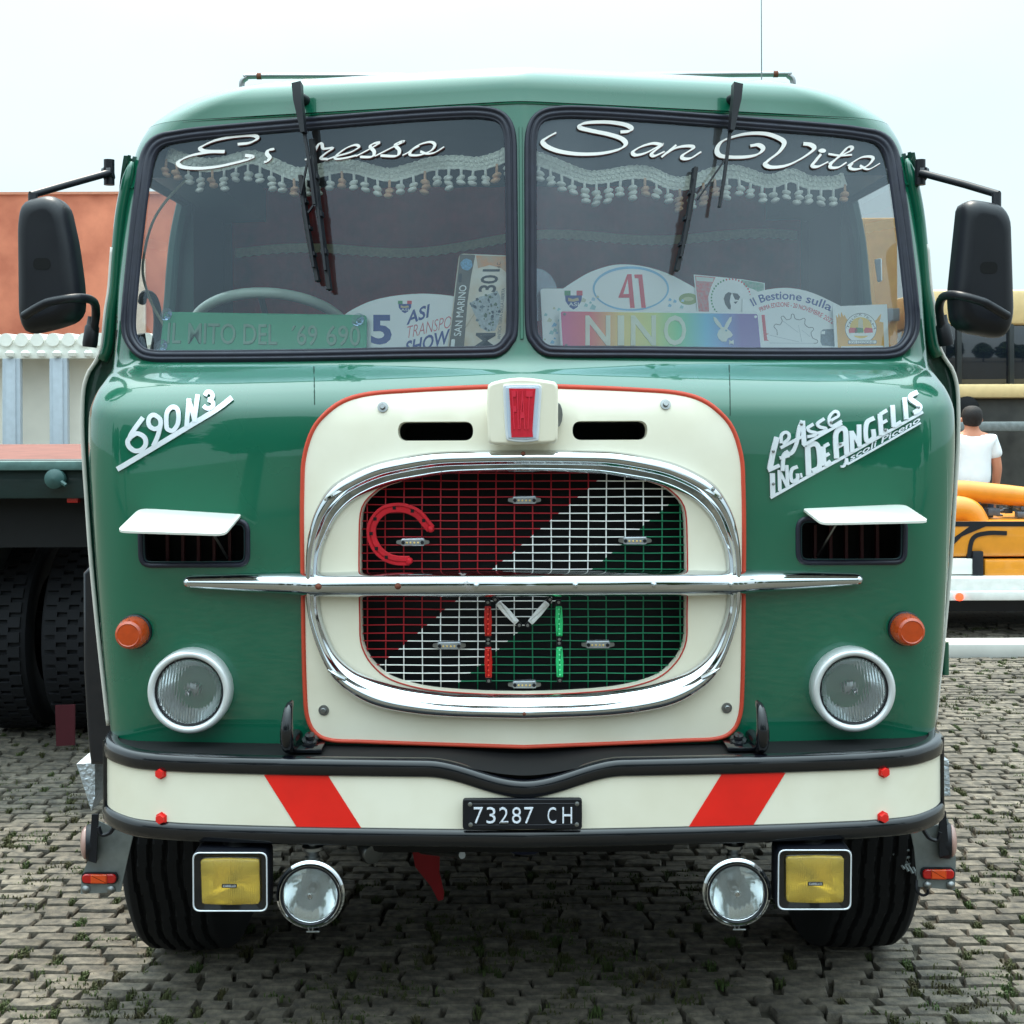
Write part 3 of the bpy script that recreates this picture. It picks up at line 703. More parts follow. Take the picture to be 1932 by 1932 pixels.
for i in range(27):
    py = 892+15.1*i+.35; c = cliph(py)
    if c:
        a, b = aty(c[0], py, GY-.0025), aty(c[1], py, GY-.0025); j = [a.lerp(b, t/8)+Vector((0, 0, rg.uniform(-.001, .001))) for t in range(9)]
        mk('wire', tube(j, .0016, 6), WIRE, grille, 180)
# dark engine bay with a dim radiator
mk('engine_bay', box(-.62, .62, .16, .22, .78, 1.68), DARK, truck)
for s in (-1, 1): mk('engine_bay_side', box(s*.56-.02, s*.56+.02, .09, .17, .80, 1.62), DARK, truck)
# marker lights on the grille
LEDB = mat('led_clear_body', (170, 176, 182), .2, .5, coat=.5, var=.1, scale=80); LEDY = mat('led_chip', (226, 190, 110), .4, var=.1)
for (px, py) in ((779, 1023), (989.5, 943.5), (1198, 1020), (847.6, 1218), (1128, 1216), (989.5, 1291.6)):
    fr = YF(.028); ml = mk('marker_light', slab(fr, rpoly([(px-22, py-7), (px+22, py-8), (px+22, py+7), (px-22, py+7)], 3, 3), .006, -.012, 2), LEDB, truck)
    for s in (-1, 1):
        mk('mounting_ear', slab(fr, rpoly([(px+s*20, py-5), (px+s*31, py-3), (px+s*31, py+2.5), (px+s*20, py+5)], 2, 3), .004, -.006), STEEL, ml); mk('screw', lathe(fr(px+s*18, py, .006), (0, -1, 0), [(.0048, 0), (.0048, .0025), (0, .003)], 10), BLACKP, ml)
    for q in range(4): mk('led', lathe(fr(px-11+q*7, py+.5, .006), (0, -1, 0), [(.0026, 0), (.0022, .002), (0, .003)], 8), LEDY, ml)
def ledbar(x0, y0, x1, y1, w, m, n=6):
    fr = YF(.026); a, b = Vector((x0, y0)), Vector((x1, y1)); d = (b-a).normalized(); q = Vector((-d.y, d.x))
    e = 11; P = rpoly([a-d*e+q*w*.36, a-d*e-q*w*.36, b+d*e-q*w*.36, b+d*e+q*w*.36], 2, 3)
    o = mk('led_bar', slab(fr, P, .004, -.01), BLACKP, truck)
    mk('lens', slab(fr, rpoly([a+q*w*.42, a.lerp(b, .5)+q*w*.52, b+q*w*.42, b-q*w*.42, a.lerp(b, .5)-q*w*.52, a-q*w*.42], 1.5, 2), .014, .004, 2.2), m, o)
    for i in range(n):
        p = a.lerp(b, (i+.5)/n); mk('led', lathe(fr(p.x, p.y, .0138), (0, -1, 0), [(.0026, 0), (.002, .0012), (0, .0016)], 8), {'red_lens': mat('red_led', (240, 70, 50), .3), 'green_lens': mat('green_led', (120, 240, 180), .3)}.get(m.name, LEDY if n > 6 else mat('white_led', (240, 240, 235), .3)), o)
    for s_, c in ((-1, a), (1, b)): p = c+d*s_*7; mk('screw', lathe(fr(p.x, p.y, .004), (0, -1, 0), [(.004, 0), (.004, .002), (0, .0025)], 8), STEEL, o)
ledbar(920.5, 1143, 921, 1199, 14.5, REDLENS); ledbar(921, 1220, 922, 1277, 14.5, REDLENS)
ledbar(1054, 1143, 1055, 1199, 14, GREENLENS); ledbar(1055, 1220, 1056, 1276, 14, GREENLENS)
ledbar(939, 1136, 975, 1174, 13, CLEARLENS); ledbar(1033, 1136, 1000, 1174, 13, CLEARLENS)
# red horseshoe wired to the grille
c2 = zc(680, 1100)
hs = c2([(1178, 606), (1140, 560), (1085, 495), (1010, 455), (930, 440), (830, 455), (765, 505), (725, 575), (718, 640), (735, 710), (775, 775), (835, 822), (910, 848), (1012, 852)])
st = stroke2d(hs, 17.5, 6); fr = YF(.018)
V, Fc = [], []
for i, (a, b) in enumerate(st):
    for u, h_ in ((0, -.004), (.0, .0055), (.06, .0072), (.30, .0075), (.34, .0045), (.44, .0045), (.48, .0075), (.94, .0070), (1, .0055), (1, -.004)): p = a.lerp(b, u); V.append(fr(p.x, p.y, h_))
n = len(st)
for i in range(n-1):
    for k in range(10): Fc.append((i*10+k, i*10+(k+1) % 10, (i+1)*10+(k+1) % 10, (i+1)*10+k))
Fc += [tuple(range(10))[::-1], tuple((n-1)*10+k for k in range(10))]
shoe = mk('horseshoe', (V, Fc), mat('horseshoe_red', (186, 18, 34), .5, var=.12, scale=40, bump=.15, bscale=90), None, 22); setp(shoe, 'red painted horseshoe tied to the wire grille', 'horseshoe')
for i in (8, 16, 26, 38, 48, 58, 66):
    if i < n: a, b = st[i]; p = a.lerp(b, .5); mk('nail_hole', box(*(lambda q: (q.x-.0042, q.x+.0042, q.y-.0032, q.y+.003, q.z-.0042, q.z+.0042))(fr(p.x, p.y, .005))), DARK, shoe)
for i in (0, n-1):
    a, b = st[i]; p = a.lerp(b, .5); mk('heel_calk', lathe(fr(p.x, p.y, .004), (0, -1, 0), [(.0095, -.004), (.009, .006), (.006, .01), (0, .011)], 12), shoe.data.materials[0], shoe)

# --- emblem
eb = zc(1180, 900, 200/1932*.7728)
fr = YF(-.045)
emb = mk('emblem_block', slab(fr, resample(crom(eb([(95, 600), (110, 400), (170, 335), (420, 265), (700, 222), (930, 213), (1200, 235), (1500, 280), (1680, 310), (1745, 400), (1755, 600), (1755, 1100), (1750, 1600), (1700, 1740), (1500, 1760), (900, 1785), (300, 1790), (160, 1770), (105, 1650), (90, 1100)]), 6, True), 56), .03, -.02, 5, .012), CREAM, truck, 60)
tri = eb([(470, 440), (560, 375), (920, 370), (1280, 375), (1365, 440), (1345, 900), (1300, 1600), (1250, 1690), (930, 1725), (600, 1690), (530, 1600), (490, 1000)])
loop = resample(crom(tri, 5, True), 70)
bez = mk('emblem_bezel', slab(fr, loop, .035, .028, 1.4, .003), ALU, emb, 60)
mk('emblem_field', slab(fr, inset(loop, 5), .0375, .034, .8, .001), mat('silver_enamel', (196, 208, 226), .4, .2), bez)
shield = eb([(605, 470), (1225, 475), (1190, 850), (1150, 1440), (1165, 1600), (665, 1610), (650, 1440), (640, 1000)])
EMR = mat('emblem_red', (200, 26, 48), .45, coat=.2, var=.1, scale=60)
mk('emblem_shield', slab(fr, [Vector(p) for p in shield], .040, .036), EMR, bez)
def emx(u, v): e = eb([(660+u*500, 1420-v*900)])[0]; k = 1-(1-v)*.22; cx = eb([(910, 0)])[0].x; return (cx+(e.x-cx)*k, e.y)
mk('emblem_lettering', text(fr, 'FIAT', emx, .0425, .039, .01), mat('emblem_red_relief', (216, 44, 66), .4, coat=.3), bez)
mk('side_latch', slab(YF(-.02), eb([(1740, 790), (1810, 830), (1855, 950), (1868, 1080), (1850, 1230), (1800, 1350), (1740, 1385)]), .012, -.01, .8), STEEL, emb)

# --- lettering badges on the nose
def badge_strokes(o_name, zfn, strokes, w0, parent, m, hf=.0055, extra=()):
    parts = []
    for i, (w, pts, *cl) in enumerate(strokes):
        closed = bool(cl); parts.append(ribbon(skinreal, stroke2d(zfn(pts), w, 5 if len(pts) > 2 else 4, closed=closed), hf+i*.00012, .002, closed))
    o = mk(o_name, join(*parts), m, parent, 35)
    return o
c5 = zc(90, 600)
def pl(a, b): return [a, b]
badge = badge_strokes('number_badge', c5, [
    (9.5, [(628, 1728), (900, 1566), (1200, 1386), (1400, 1266), (1512, 1182)]),
    (8.6, [(775, 1453), (834, 1480), (846, 1535), (812, 1578), (760, 1585), (715, 1550), (712, 1500)], 1),
    (8.6, [(716, 1500), (745, 1440), (826, 1330)]),
    (8.2, [(915, 1312), (958, 1345), (958, 1395), (920, 1418), (880, 1400), (868, 1362), (880, 1325)], 1),
    (8.2, [(962, 1385), (940, 1470), (905, 1550)]),
    (8.2, [(1008, 1400), (1010, 1300), (1050, 1255), (1095, 1275), (1097, 1370), (1060, 1428), (1025, 1425)], 1),
    (8.2, [(1162, 1400), (1182, 1190)]), (8.2, [(1176, 1195), (1206, 1280), (1224, 1350)]), (8.2, [(1222, 1365), (1248, 1160)]),
    (7.6, [(1302, 1168), (1322, 1142), (1352, 1146), (1364, 1172), (1350, 1196), (1328, 1200)]), (7.6, [(1330, 1200), (1362, 1214), (1368, 1242), (1345, 1262), (1315, 1262), (1294, 1244)]),
], 8, truck, ALU)
b8 = zc(1860, 930, 420/1932*.7728)
st = [
    (5.2, [(92, 1312), (480, 1092), (960, 828), (1440, 556), (1800, 352)]),
    (9.5, [(112, 1035), (118, 1290)]), (6.8, [(190, 1000), (196, 1235)]), (5.6, [(196, 1020), (280, 1190)]), (6.6, [(272, 945), (284, 1180)]),
    (6.6, [(396, 962), (336, 990), (318, 1060), (338, 1128), (392, 1100), (394, 1040)]), (8.5, [(425, 1062), (447, 1058)]),
    (10.5, [(506, 735), (520, 1060)]), (9.5, [(500, 735), (580, 705), (628, 755), (640, 960), (560, 1015)]),
    (9, [(678, 735), (692, 950)]), (6.5, [(690, 738), (748, 704)]), (6, [(700, 845), (750, 815)]), (6.5, [(700, 948), (765, 900)]),
    (9.5, [(832, 870), (820, 640), (842, 562), (892, 532), (930, 566), (938, 690), (948, 830)]), (7, [(830, 745), (940, 690)]),
    (8.2, [(1008, 800), (996, 562)]), (6.8, [(1000, 570), (1096, 735)]), (8.2, [(1086, 735), (1082, 492)]),
    (8.2, [(1252, 420), (1178, 462), (1156, 560), (1172, 676), (1246, 640), (1240, 545)]),
    (8.4, [(1316, 372), (1332, 610)]), (6.5, [(1320, 378), (1394, 336)]), (6, [(1330, 482), (1396, 446)]), (6.5, [(1336, 602), (1410, 556)]),
    (8.4, [(1456, 285), (1472, 520)]), (6.5, [(1474, 512), (1552, 462)]), (8.2, [(1592, 205), (1612, 435)]),
    (8.4, [(1738, 146), (1664, 182), (1662, 222), (1758, 292), (1752, 330), (1690, 366)]),
    (10, [(162, 632), (118, 800), (82, 990)]), (6.5, [(62, 1006), (190, 948)]), (5.8, [(206, 700), (212, 612), (258, 578), (296, 606), (284, 660), (222, 706)]),
    (7, [(262, 792), (290, 822), (340, 790), (385, 680), (410, 540), (446, 452)]), (9, [(446, 452), (466, 720)]), (5.5, [(200, 752), (450, 622)]),
    (5.8, [(568, 488), (506, 532), (528, 568), (592, 584), (580, 612), (500, 628)]), (5.8, [(690, 428), (616, 482), (640, 520), (706, 536), (690, 566), (612, 590)]),
    (5.0, [(742, 462), (800, 428), (848, 398), (842, 360), (800, 352), (756, 396), (742, 462), (780, 508), (886, 452)]), (5, [(452, 728), (660, 606), (888, 480)]),
    (7, [(288, 790), (236, 840), (222, 1010)]), (6, [(190, 866), (298, 836)]),
    (4, [(876, 962), (916, 950), (940, 868)]), (4.4, [(940, 868), (952, 938)]), (3.2, [(950, 936), (1360, 706), (1768, 476)]),
]
dealer = badge_strokes('dealer_badge', b8, st, 7, truck, ALU)
def axf(u, v):
    p = b8([(985+u*780, 900-u*440-v*72+(u*0))])[0]; return (p.x+v*2.0, p.y)
mk('dealer_badge_place_name', text(skinreal, 'scoli Piceno', axf, .0055, .002, .008), ALU, dealer)
for q in ((118, 790), (432, 488), (118, 1155), (865, 708), (765, 470), (1372, 555), (1744, 308)):
    p = b8([q])[0]; a = skinreal(p.x, p.y, .0105); mk('rivet', lathe(a, SN(*hit(CAM, ray(p.x, p.y))), [(.0045, 0), (.0035, .002), (0, .003)], 10), STEEL, dealer)

# --- headlamps, indicators, spot and fog lamps
def headlamp(px, py, s):
    hx = s*629; m_, t_ = U(hx, 1305); sk = S(m_, t_); yf = sk.y-.055; c = aty(px, py, yf); g = 1/722*(yf+D)/3.6
    R0 = 79*g; o = empty('headlamp', (0, 0, 0), truck)
    mk('lamp_ring', lathe((c.x, yf, c.z), (0, -1, 0), [(R0*.99, -.10), (R0*1.0, -.03), (R0*1.0, -.006), (R0*.97, .003), (R0*.92, .007), (R0*.86, .006), (R0*.82, -.002), (R0*.815, -.02), (R0*.9, -.03)], 56, False), mat('grey_lamp_ring', (226, 229, 230), .32, .35, coat=.4, var=.05), o, 60)
    mk('gasket', lathe((c.x, yf, c.z), (0, -1, 0), [(R0*.835, -.004), (R0*.80, -.001), (R0*.785, -.006)], 48, False), BLACKP, o, 180)
    Rl = R0*.795
    mk('reflector', lathe((c.x, yf, c.z), (0, -1, 0), [(Rl, -.012)]+[(Rl*k/10, -.012-.075*(1-(k/10)**2)) for k in range(9, 0, -1)], 48, False), SILVERREF, o, 180)
    mk('bulb', lathe((c.x, yf, c.z), (0, -1, 0), [(.014, -.085), (.014, -.05), (.017, -.046), (.017, -.03), (.008, -.026), (0, -.025)], 16), STEEL, o)
    ln = lathe((0, 0, 0), (0, -1, 0), [(Rl*math.sin(k/8*pi/2), .012*math.cos(k/8*pi/2)-.006) for k in range(8, -1, -1)]+[(Rl*math.sin(k/8*pi/2), .012*math.cos(k/8*pi/2)-.011) for k in range(0, 9)], 48, False)
    l = mk('lens', ln, HLGLASS, o, 180); l.location = (c.x, yf, c.z); l.rotation_euler = (0, radians(-6*s), 0)
headlamp(356, 1306, -1); headlamp(1612, 1303, 1)
for px, py, s in ((248, 1195, -1), (1714, 1189, 1)):
    m_, t_ = U(s*734, 1193); sk = S(m_, t_); n_ = (SN(m_, t_)+Vector((0, -1.2, 0))).normalized(); c = aty(px, py, sk.y-.035)
    ind = mk('indicator', lathe(c, n_, [(.046, -.055), (.046, -.022), (.041, -.018), (.038, -.018)], 32), BLACKP, truck)
    mk('lens', lathe(c, n_, [(.0425, -.022), (.0425, -.002), (.0405, .012), (.036, .024), (.030, .029), (.028, .0275), (0, .0285)], 36), AMBER, ind, 25)
    for q in (-1, 1): mk('screw', lathe(c+Vector((0, 0, q*.036))+n_*.016, n_, [(.004, 0), (.003, .004), (0, .0045)], 8), RUST, ind)
def spot(px, py):
    yf = -.10; c = aty(px, py, yf); g = (yf+D)/F; R0 = 60*g; o = empty('spot_lamp', (0, 0, 0), truck); A = (c.x, yf, c.z)
    mk('housing', lathe(A, (0, -1, 0), [(0, -.10), (R0*.5, -.092), (R0*.85, -.06), (R0*1.03, -.022), (R0*1.05, -.016), (R0*1.05, -.008), (R0*.99, -.004), (R0*.99, 0), (R0*.96, .004), (R0*.92, .003), (R0*.90, -.004)], 44, False), CHROME, o, 40)
    mk('clamp_band', lathe(A, (0, -1, 0), [(R0*1.0, -.016), (R0*1.075, -.013), (R0*1.08, -.008), (R0*1.02, -.004)], 44, False), CHROME, o)
    mk('lens_rim', lathe(A, (0, -1, 0), [(R0*.93, .0045), (R0*.89, .0055), (R0*.865, .001)], 44, False), BLACKP, o, 180)
    Rl = R0*.87
    mk('reflector', lathe(A, (0, -1, 0), [(Rl, -.006)]+[(Rl*k/10, -.006-.065*(1-(k/10)**2)) for k in range(9, 0, -1)], 44, False), SILVERREF, o, 180)
    mk('bulb', lathe(A, (0, -1, 0), [(.013, -.08), (.013, -.04), (.008, -.032), (0, -.03)], 14), STEEL, o)
    l = mk('lens', lathe((0, 0, 0), (0, -1, 0), [(Rl*math.sin(k/8*pi/2), .010*math.cos(k/8*pi/2)-.004) for k in range(8, -1, -1)]+[(Rl*math.sin(k/8*pi/2), .010*math.cos(k/8*pi/2)-.008) for k in range(0, 9)], 44, False), SPOTGLASS, o, 180); l.location = A
    b0 = Vector((c.x, yf+.05, c.z+R0*.9)); mk('stud', lathe(b0, (0, 0, 1), [(.019, 0), (.020, .010), (.015, .014), (.017, .022), (.028, .030), (.028, .038), (.010, .04), (.010, .06)], 20), STEEL, o)
    b1 = Vector((c.x, yf+.008, c.z-R0*1.05)); mk('clamp_screw', join(tube([b1+Vector((-.007, 0, .006)), b1+Vector((-.004, 0, -.010))], .002, 6), tube([b1+Vector((.007, 0, .006)), b1+Vector((.004, 0, -.010))], .002, 6), tube([b1+Vector((-.010, 0, -.010)), b1+Vector((.022, 0, -.010))], .0025, 6)), STEEL, o)
spot(585, 1690); spot(1391, 1686)
def fog(x0, y0, x1, y1, tilt):
    yf = -.12; fr = YF(yf); cx, cy = (x0+x1)/2, (y0+y1)/2
    def rr(d, sk=0): return [Vector((p.x+(p.y-cy)*tilt, p.y)) for p in rpoly([(x0+d, y0+d), (x1-d, y0+d), (x1-d, y1-d), (x0+d, y1-d)], max(3, 14-d*.4), 6)]
    o = empty('fog_lamp', (0, 0, 0), truck)
    lo = [(0, -.075), (0, 0), (1.2, .004), (3.2, .0035), (4, -.001)]; V = []; Fc = []; n = len(rr(0))
    for d, h_ in lo: V += [fr(p.x, p.y, h_) for p in rr(d)]
    for i in range(len(lo)-1):
        for k in range(n): Fc.append((i*n+k, i*n+(k+1) % n, (i+1)*n+(k+1) % n, (i+1)*n+k))
    Fc.append(tuple(range(n)))
    mk('housing', (V, Fc), BLACKP, o, 60)
    q1, q2 = rr(1.0), rr(3.6); mk('chrome_edge', (([fr(p.x, p.y, .0035) for p in q1]+[fr(p.x, p.y, .0065) for p in inset(q1, 1.2)]+[fr(p.x, p.y, .003) for p in q2]), [(i, (i+1) % n, n+(i+1) % n, n+i) for i in range(n)]+[(n+i, n+(i+1) % n, 2*n+(i+1) % n, 2*n+i) for i in range(n)]), ALU, o, 180)
    w, h_ = x1-x0, y1-y0; lp = [Vector((p.x+(p.y-cy)*tilt, p.y)) for p in rpoly([(cx-w*.385, cy-h_*.375), (cx, cy-h_*.39), (cx+w*.385, cy-h_*.375), (cx+w*.39, cy+h_*.36), (cx, cy+h_*.375), (cx-w*.37, cy+h_*.36)], 4, 4)]
    A_ = resample(rr(3.8), 64); B_ = resample(lp, 64); k = min(range(64), key=lambda q: (B_[q]-A_[0]).length); B_ = B_[k:]+B_[:k]
    def loft(loops):
        V = [fr(p.x, p.y, h_) for lpp, h_ in loops for p in lpp]; Fc = [(i*64+q, i*64+(q+1) % 64, (i+1)*64+(q+1) % 64, (i+1)*64+q) for i in range(len(loops)-1) for q in range(64)]
        return V, Fc
    mk('surround', loft([(A_, -.001), (B_, -.004)]), BLACK, o, 180)
    C_ = Vector((cx, cy))
    bowl = [([C_+(p-C_)*k_ for p in B_] if k_ > .6 else [C_+(p-C_).normalized()*(k_*70) for p in B_], h_) for k_, h_ in ((1, -.002), (.97, -.02), (.86, -.035), (.66, -.047), (.40, -.055), (.2, -.058), (.02, -.059))]
    mk('reflector', loft(bowl), SILVERREF, o, 180)
    mk('bulb', lathe(fr(cx, cy, -.058), (0, -1, 0), [(.016, 0), (.014, .03), (.008, .04), (0, .042)], 16), STEEL, o)
    ll = [([C_+(p-C_)*k_ for p in B_], h_) for k_, h_ in ((.9, -.001), (1, -.001), (1, .004), (.985, .0075), (.95, .0095), (.6, .0105), (.3, .011))]
    V, Fc = loft(ll); Fc.append(tuple(6*64+q for q in range(64))); Fc.append(tuple(range(64))[::-1])
    l = mk('lens', (V, Fc), FOGGLASS, o, 60)
    nm = mk('name_strip', slab(fr, rpoly([(cx-14, cy+2), (cx+14, cy+2), (cx+14, cy+9), (cx-14, cy+9)], 1.2, 2), .0118, .009), BLACKP, o)
    mk('name_lettering', text(fr, 'CARELLO', (cx-12, cy+3.4, cx+12, cy+7.6), .0123, .0115), ALU, o)
    t0 = fr(cx+4, y0+2, -.05); mk('mount', lathe(t0+Vector((0, .02, -.008)), (0, 0, 1), [(.055, 0), (.046, .008), (.030, .013), (.024, .018), (.020, .024), (.010, .028), (.010, .05)], 24), STEEL, o)
fog(363, 1606, 506, 1720, .006); fog(1466, 1601, 1607, 1717, -.012)

# --- bumper: cream face between rolled black flanges, wrapping back at the ends
BP = [(0, -.14), (.3, -.125), (.59, -.106), (.80, -.084), (.90, -.068), (.995, -.040), (1.055, .005), (1.10, .06), (1.128, .13), (1.14, .24)]
bp_ = crom([Vector(p) for p in BP], 8); bpl = [Vector((-p.x, p.y)) for p in bp_[::-1]][:-1]+bp_
bpl = resample(bpl, 241, False)
def dip(x):
    a = abs(x); 
    if a > .26: return 0
    return -.050*.5*(1+cos(pi*min(1, max(0, (a-.0)/.25))))
V, Fc = [], []
for p in bpl:
    d = dip(p.x)
    V += [Vector((p.x, p.y, z_)) for z_ in (.685, .72, .76+d*.4, .836+d)]
for i in range(len(bpl)-1):
    for k in range(3): Fc.append((i*4+k, i*4+k+1, i*4+k+5, i*4+k+4))
bumper = mk('bumper', (V, Fc), CREAM, truck, 180)
def flange(name, prof, withdip):
    V, Fc = [], []; k = len(prof)
    for i, p in enumerate(bpl):
        a = bpl[max(0, i-1)]; b = bpl[min(len(bpl)-1, i+1)]; t = (b-a).normalized(); n_ = Vector((t.y, -t.x)); d = dip(p.x) if withdip else 0
        for h_, z_ in prof: q = p+n_*h_; V.append(Vector((q.x, q.y, z_+d)))
    for i in range(len(bpl)-1):
        for q in range(k-1): Fc.append((i*k+q, i*k+q+1, (i+1)*k+q+1, (i+1)*k+q))
    Fc += [tuple(range(k))[::-1], tuple((len(bpl)-1)*k+q for q in range(k))]
    return mk(name, (V, Fc), BLACK, bumper, 50)
flange('upper_flange', [(-.02, .826), (.004, .825), (.008, .829), (.009, .850), (.006, .862), (-.001, .868), (-.03, .866), (-.03, .858)], True)
flange('lower_flange', [(-.03, .655), (-.03, .648), (.004, .650), (.010, .656), (.011, .680), (.007, .690), (.001, .695), (-.02, .694)], False)
for s in (-1, 1):
    p = bpl[-1] if s > 0 else bpl[0]; i0 = [q for q in bpl if (q.x*s) > 1.118][0 if s > 0 else -1]
    mk('end_edge', tube([Vector((i0.x+s*.002, i0.y-.004, .66)), Vector((i0.x+s*.002, i0.y-.004, .865))], .007, 8), BLACK, bumper)
def bumy(x):
    for a, b in zip(bpl, bpl[1:]):
        if a.x <= x <= b.x: return a.y+(b.y-a.y)*(x-a.x)/max(1e-9, b.x-a.x)
    return .2
for s in (-1, 1):
    V, Fc = [], []; n = 12
    for j in range(7):
        v = j/6; z_ = .694+(.8275-.694)*v
        for i in range(n+1):
            u = i/n; x = (1-v)*(308+(431-308)*u)+v*(372+(495-372)*u); X = s*x*3.49/2600; V.append(Vector((X, bumy(X)-.0015, z_)))
    for j in range(6):
        for i in range(n): a = j*(n+1)+i; Fc.append((a, a+1, a+n+2, a+n+1))
    mk('red_stripe', (V, Fc), RED, bumper, 180)
REDB = mat('red_bolt_cap', (226, 34, 28), .4, coat=.3)
for px, py in ((308, 1454), (309, 1539), (1662, 1451), (1660, 1536)):
    p = aty(px, py, -.04); p.y = bumy(p.x); n_ = Vector((.25 if p.x > 0 else -.25, -1, 0)).normalized()
    mk('bumper_bolt', lathe(p, n_, [(.0165, 0), (.0165, .003), (.0125, .004), (.0125, .012), (.0115, .014), (0, .0145)], 6), REDB, bumper, 30)
# number plate
fr = YF(-.152); npl = mk('number_plate', slab(fr, rpoly([(873, 1507), (1098, 1506), (1098, 1563), (873, 1564)], 6, 4), .006, -.008, 1.5), mat('plate_black', (10, 12, 20), .45, var=.1), truck)
lp = rpoly([(884, 1515), (1088, 1514), (1088, 1556), (884, 1557)], 9, 4); q = inset(lp, 2); n = len(lp)
mk('plate_bead', ([fr(p.x, p.y, .006) for p in lp]+[fr(p.x, p.y, .0075) for p in inset(lp, 1)]+[fr(p.x, p.y, .006) for p in q], [(i, (i+1) % n, n+(i+1) % n, n+i) for i in range(n)]+[(n+i, n+(i+1) % n, 2*n+(i+1) % n, 2*n+i) for i in range(n)]), mat('plate_black2', (14, 17, 28), .35), npl, 180)
PLW = mat('worn_plate_white', (222, 226, 236), .5, var=.18, scale=160)
for ch, x0, x1 in (('7', 894, 911), ('3', 918, 935), ('2', 942, 959), ('8', 966, 983), ('7', 989, 1006), ('C', 1033, 1049), ('H', 1061, 1079)):
    mk('plate_character', text(fr, ch, (x0, 1521.5, x1, 1551.5), .0095, .004, -.008), PLW, npl)
for px, py in ((887, 1516), (1088.5, 1515), (888, 1554.5), (1088, 1554)): mk('plate_screw', lathe(fr(px, py, .005), (0, -1, 0), [(.0055, 0), (.0055, .003), (.002, .0042), (0, .0042)], 12), STEEL, npl)
# shelf, apron and tow hooks between bumper and cab
V = []; Fc = []
for p in bpl: V += [Vector((p.x, p.y+.01, .858+dip(p.x)*.6)), Vector((p.x*.985, max(p.y+.02, .10+.10*abs(p.x)), .862))]
for i in range(len(bpl)-1): Fc.append((i*2, i*2+1, i*2+3, i*2+2))
mk('bumper_shelf', (V, Fc), CHASSIS, truck, 180)
mk('apron', join(box(-1.0, 1.0, .12, .15, .70, .852)), CHASSIS, truck)
for s in (-1, 1):
    px = 546 if s < 0 else 1433; o = aty(px, 1372, -.05)
    hk = tube(crom([o+Vector((s*-.004, .10, -.045)), o+Vector((0, .03, -.055)), o+Vector((0, -.03, -.04)), o+Vector((0, -.045, .0)), o+Vector((s*-.002, -.03, .05)), o+Vector((s*-.006, .0, .066))], 5), [.017]*16+[.016, .015, .014, .013, .012, .011, .010, .009, .007, .005], 12)
    hook = mk('tow_hook', hk, BLACK, truck); mk('hook_bolt', lathe(o+Vector((s*-.045, .06, -.052)), (0, -.4, 1), [(.022, 0), (.022, .008), (.013, .01), (.013, .022), (0, .024)], 8), BLACK, hook)
    mk('hook_bracket', box(o.x-.02 if s > 0 else o.x-.07, o.x+.07 if s < 0 else o.x+.02, -.05, .08, .866, .874, .003) if False else box(min(o.x, o.x-s*.07)-.012, max(o.x, o.x-s*.07)+.012, -.045, .09, .860+.004, .872+.003, .003), BLACK, hook)
# --- wipers
def wribbon(pts, w, hf, hb, n=6): return ribbon(skinreal, stroke2d([Vector(p) for p in pts], w, n), hf, hb)
def wiper(arm, thin, blades, rods):
    o = empty('wiper', (0, 0, 0), truck)
    a0 = Vector(arm[0]); a1 = Vector(arm[1]); d = (a1-a0)
    prof_ = [(a0+d*t, 17-9*t) for t in (0, .25, .5, .75, 1)]
    st = []
    for p, w in prof_:
        nn = Vector((-d.y, d.x)).normalized(); st.append((p+nn*w/2, p-nn*w/2))
    mk('arm', ribbon(skinreal, st, .062, .040), BLACKP, o)
    mk('pivot', lathe(skinreal(a0.x+2, a0.y+12, .0), SN(*hit(CAM, ray(a0.x+2, a0.y+12))), [(.016, 0), (.014, .03), (.01, .045), (0, .047)], 16), BLACKP, o)
    mk('arm_rod', wribbon(thin, 5.2, .048, .040), BLACKP, o)
    for b in blades:
        bl = mk('blade', wribbon(b, 7.5, .028, .008), mat('wiper_rubber', (14, 16, 22), .55), o)
        B0, B1 = Vector(b[0]), Vector(b[-1]); mk('blade_spine', wribbon([B0.lerp(B1, .12), B0.lerp(B1, .5), B0.lerp(B1, .88)], 4.2, .038, .028), BLACKP, bl)
        for t in (.25, .5, .75): p = B0.lerp(B1, t); mk('clip', wribbon([p-(B1-B0)*.018, p+(B1-B0)*.018], 10, .034, .012, 2), BLACKP, bl)
    for r in rods: mk('tie_rod', wribbon(r, 3, .046, .040, 3), BLACKP, o)
    return o
wiper(((573, 178), (586, 262)), [(585, 258), (596, 330), (604, 395)], [[(593, 268), (604, 380), (626, 550)], [(573, 336), (584, 430), (604, 534)]], [[(592, 310), (578, 376)], [(592, 410), (602, 396)]])
wiper(((1378, 177), (1366, 258)), [(1366, 255), (1357, 330), (1346, 400)], [[(1307, 321), (1293, 420), (1272, 514)]], [[(1356, 312), (1305, 386)]])
for pts in ([(211, 595), (216, 593), (217, 599), (212, 600)], [(217, 604), (221, 603), (222, 609), (218, 610)], [(212, 624), (222, 622), (221, 633), (217, 640), (215, 646), (214, 636)]):
    mk('paint_chip', slab(skinreal, pts, .0006, -.001), mat('bare_rust', (44, 34, 28), .9, var=.3, scale=200), truck)
